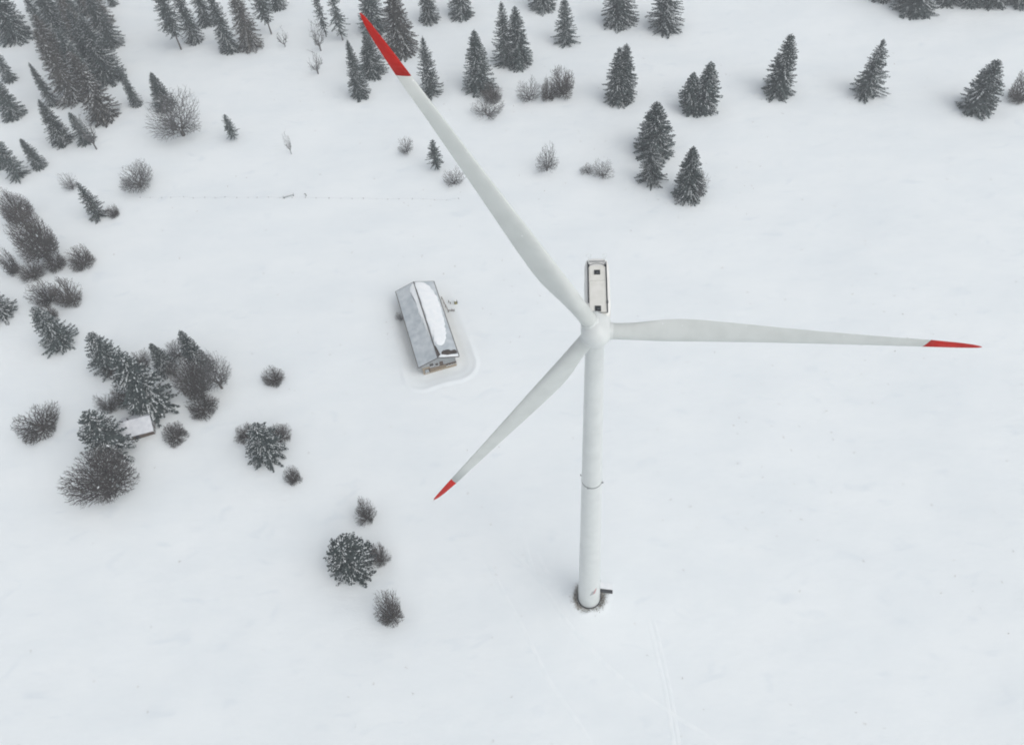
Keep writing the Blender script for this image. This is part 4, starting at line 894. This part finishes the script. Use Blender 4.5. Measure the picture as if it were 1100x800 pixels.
BSPEC = {  # height, radius, number of twig ends, first limbs, bare stem part, twig radius, material
    'tree':      (14.0, 6.5, 3200, 8, 0.12, 0.030, 'P'),
    'dark':      (14.0, 7.0, 8500, 11, 0.08, 0.036, 'D'),
    'shrub':     (7.0, 3.6, 2800, 13, 0.0, 0.025, 'D'),
    'openshrub': (7.5, 4.2, 1000, 7, 0.06, 0.027, 'P'),
    'sapling':   (11.0, 2.6, 240, 3, 0.10, 0.034, 'P'),
}
def bare_mesh(kind, seed):
    """leafless tree: twig ends are scattered through a lobed dome and each is joined to the nearest limb that leads its way"""
    HH, RR, NT, NL, bare, rt, mk = BSPEC[kind]; g = np.random.default_rng(seed)
    nodes = [np.array([0, 0, -0.5])]; par = [-1]
    def add(p, q): nodes.append(np.array(p, float)); par.append(q); return len(nodes) - 1
    i0 = add((0, 0, HH * bare + 0.05), 0); base = nodes[i0].copy()
    lob = g.uniform(0, 6.28, 5)
    def dome(az, el):      # distance from the base to the outline
        ce, se = math.cos(el), math.sin(el)
        wide = 1 + 0.13 * math.sin(2 * az + lob[0]) + 0.10 * math.sin(3 * az + lob[1] + 2 * el) + 0.07 * math.sin(5 * az + lob[2])
        a_, b_ = RR * wide, (HH * (1 - bare)) * (0.94 + 0.08 * math.sin(3 * az + lob[3]))
        c0 = 0.40 * b_                      # ellipsoid centred above the base
        A_ = (ce / a_) ** 2 + (se / (b_ - c0)) ** 2; B_ = -2 * se * c0 / (b_ - c0) ** 2; C_ = (c0 / (b_ - c0)) ** 2 - 1
        return (-B_ + math.sqrt(max(B_ * B_ - 4 * A_ * C_, 1e-6))) / (2 * A_)
    tg = []
    emin = {'shrub': 0.12, 'dark': 0.30, 'tree': 0.22, 'openshrub': 0.15, 'sapling': 0.75}[kind]
    bough = [(g.uniform(0, 6.28), math.asin(g.uniform(math.sin(emin), 1.0)), g.uniform(0.84, 1.06)) for _ in range({'dark': 46, 'tree': 26, 'shrub': 22, 'openshrub': 13}.get(kind, 5))]
    for i in range(NT):
        az = g.uniform(0, 6.28); el = math.asin(g.uniform(math.sin(emin), 1.0))
        if i % 10 < 7:          # most twigs belong to a bough, so the crown has lobes and gaps
            ca, ce, cf = bough[int(g.integers(len(bough)))]
            az = ca + g.normal(0, 0.20); el = min(max(ce + g.normal(0, 0.16), emin * 0.7), 1.55)
            tg.append((az, el, cf * g.uniform(0.10, 1.0) ** 0.42)); continue
        tg.append((az, el, 0.93 * g.uniform(0.10, 1.0) ** 0.5))
    first = []
    for i in range(NL):
        az = 2 * math.pi * i / NL * 1.618 * 2 + g.uniform(-.3, .3); el = g.uniform(max(0.45, emin), 1.35); first.append((az, el, g.uniform(0.55, 0.75)))
    tg = first + sorted(tg, key=lambda t: t[2])
    NN = np.zeros((NT * 4 + NL * 8 + 10, 3)); cnt = len(nodes); NN[:cnt] = nodes
    ends = []
    for j, (az, el, f) in enumerate(tg):
        dv = np.array([math.cos(az) * math.cos(el), math.sin(az) * math.cos(el), math.sin(el)])
        p = base + dv * dome(az, el) * f
        if p[2] < 0.15: p[2] = 0.15 + 0.2 * g.random()
        D = p - NN[1:cnt]; ds = np.linalg.norm(D, axis=1) + 1e-6
        al = (D @ dv) / ds
        cost = ds * (1 + 1.6 * (1 - np.clip(al, -1, 1)) ** 1.2) + (0.0 if j >= NL else 100 * (np.arange(cnt - 1) > 0))
        k = int(np.argmin(cost)) + 1
        q = NN[k]; L = np.linalg.norm(p - q); ns = 3 if (L > 1.2 or j < NL) else (2 if L > .5 else 1); last = k
        bow = g.normal(0, 0.05, 3) * L + np.array([0, 0, 0.07 * L if j >= NL else -0.03 * L])
        if j < NL: bow = bow + np.array([0, 0, -0.08 * L]) + dv * np.array([1, 1, 0]) * 0.05 * L
        for m_ in range(1, ns + 1):
            s = m_ / ns; last = add(q + (p - q) * s + bow * 4 * s * (1 - s), last); NN[cnt] = nodes[last]; cnt += 1
    # pipe model: a limb is as thick as the twigs it feeds
    load = np.ones(len(nodes)); hasc = np.zeros(len(nodes), bool)
    for i in range(len(nodes) - 1, 0, -1):
        if not hasc[i]: load[i] = 1
        if par[i] >= 0:
            if not hasc[par[i]]: load[par[i]] = 0; hasc[par[i]] = True
            load[par[i]] += load[i]
    rad = rt * np.power(np.maximum(load, 1), 0.40)
    st, tw = [], []
    for i in range(1, len(nodes)):
        ra, rb = min(rad[par[i]], rad[i] * 1.3), rad[i]
        if not hasc[i]: rb *= 0.55
        (st if load[i] > max(8, NT * 0.02) or i == i0 else tw).append((nodes[par[i]], nodes[i], ra, rb))
    mt = M_TWIGP if mk == 'P' else M_TWIG
    A1 = np.array(nodes); rd = np.percentile(np.hypot(A1[:, 0], A1[:, 1]), 99.7); hg_ = A1[:, 2].max()
    parts = [tubes('trunk', st, M_BARK if kind in ('tree', 'dark') else mt, 5), tubes('crown', tw, mt, 3)]
    if kind in ('dark', 'tree', 'shrub'):       # small pads of snow caught in the forks
        sn = Sprays()
        for i in g.integers(NL * 3, len(nodes), {'dark': 900, 'tree': 160, 'shrub': 25}[kind]):
            d = nodes[i] - nodes[par[i]]; d = d / (np.linalg.norm(d) + 1e-6); d[2] *= 0.4; d = d / (np.linalg.norm(d) + 1e-6)
            big = g.random() < 0.05
            sn.add(nodes[i] - d * 0.15 + np.array([0, 0, 0.05]), d, g.uniform(0.25, 0.6) * (2.2 if big else 1), g.uniform(0.04, 0.10) * (2.6 if big else 1), (0.0, 0.0, 1.0), 0.4)
        parts.append(sn.mesh('branch_snow', M_TSNOW))
    return tuple(parts), float(rd), float(hg_)

KINDS = sorted({r[0] for r in SPRUCES}); SPROTO = {}
for i, k in enumerate(KINDS):
    cnt = sum(1 for r in SPRUCES if r[0] == k)
    SPROTO[k] = [spruce_mesh(k, 100 + i * 7 + j) for j in range(4 if cnt > 8 else 2 if cnt > 1 else 1)]
BPROTO = {}
for i, k in enumerate(sorted({r[0] for r in BUSHES})):
    BPROTO[k] = [bare_mesh(k, 500 + i * 11 + j) for j in range({'shrub': 6, 'openshrub': 4, 'dark': 2}.get(k, 2))]
def plant(name, meshes, x, y, sc, rz, label, cat, group, lean=(0, 0)):
    t = tag(empty(name, (x, y, tz(x, y) - 0.05), rz), label, cat, group)
    t.scale = sc; t.rotation_euler = (lean[0], lean[1], rz)
    for me in meshes:
        nm = me.name.split('.')[0]; o = link(nm, me, t)
        if nm == 'branch_snow': o['kind'] = 'stuff'
    return t
for i, (k, x, y, h, r, lab, grp) in enumerate(SPRUCES):
    pr = SPROTO[k][i % len(SPROTO[k])] if k != 'fork' else SPROTO[k][int(x < 50)]
    rz = random.uniform(0, 6.28)
    r *= 1.10 if k not in ('squat', 'thin') else 1.0
    if k == 'fork': rz = random.uniform(-0.3, 0.3)
    plant('spruce_tree', pr, x, y, (r / R0 * random.choice((-1, 1)) if k != 'fork' else r / R0, r / R0, h / H0), rz, lab, 'tree', grp, (random.gauss(0, .012), random.gauss(0, .012)))
for i, (k, x, y, h, r, lab, grp) in enumerate(BUSHES):
    pr, rad, hgt = BPROTO[k][i % len(BPROTO[k])]
    tree = k in ('tree', 'dark', 'sapling')
    if k in ('shrub', 'openshrub', 'tree'): r *= 1.10
    plant('bare_tree' if tree else 'bare_shrub', pr, x, y, (r / rad, r / rad, h / hgt), random.uniform(0, 6.28), lab, 'tree' if tree else 'shrub', grp)

# ------------------------------------------------------------------ dead stalks poking through the snow over the whole field
V, F = [], []
for i in range(420):
    if i < 330: x, y = rng.uniform(-130, 150), rng.uniform(-40, 200)
    else:
        cx, cy = [(97, 0), (52, 40), (30, 20), (-20, 90), (90, 60), (60, 130)][i % 6]; x, y = rng.normal(cx, 9), rng.normal(cy, 8)
    if math.hypot(x, y) < 6 or (-40 < x < -18 and 62 < y < 97): continue
    z = tz(x, y); s_ = rng.uniform(0.05, 0.16)
    for k in range(int(rng.integers(3, 9))):
        a2 = rng.uniform(0, 6.28); w = rng.uniform(0.02, 0.05); b0 = len(V); qx, qy = x + rng.normal(0, s_), y + rng.normal(0, s_); h = rng.uniform(0.12, 0.4)
        V += [(qx - w * math.cos(a2), qy - w * math.sin(a2), z - 0.04), (qx + w * math.cos(a2), qy + w * math.sin(a2), z - 0.04), (qx + rng.normal(0, .15), qy + rng.normal(0, .15), z + h)]
        F.append((b0, b0 + 1, b0 + 2))
tag(link('dead_stalks', mesh_np('dead_stalks', V, F, M_GRASS)), 'sparse dead stalks poking through the snow of the field', 'stalks', kind='stuff')

# ------------------------------------------------------------------ the snowy air
if HAZE > 0:
    hb = bmesh.new(); add_box(hb, (0, 80, 71), (3990, 3990, 222))
    mt = bpy.data.materials.new('haze_air'); mt.use_nodes = True; t = mt.node_tree; t.nodes.clear()
    pv = t.nodes.new('ShaderNodeVolumePrincipled'); pv.inputs['Color'].default_value = (0.93, 0.95, 0.97, 1); pv.inputs['Density'].default_value = HAZE; pv.inputs['Anisotropy'].default_value = 0.3
    ou = t.nodes.new('ShaderNodeOutputMaterial'); t.links.new(pv.outputs[0], ou.inputs['Volume'])
    tag(bm_obj('haze', hb, mt), 'thin snowy haze over the whole field', 'haze', kind='stuff')
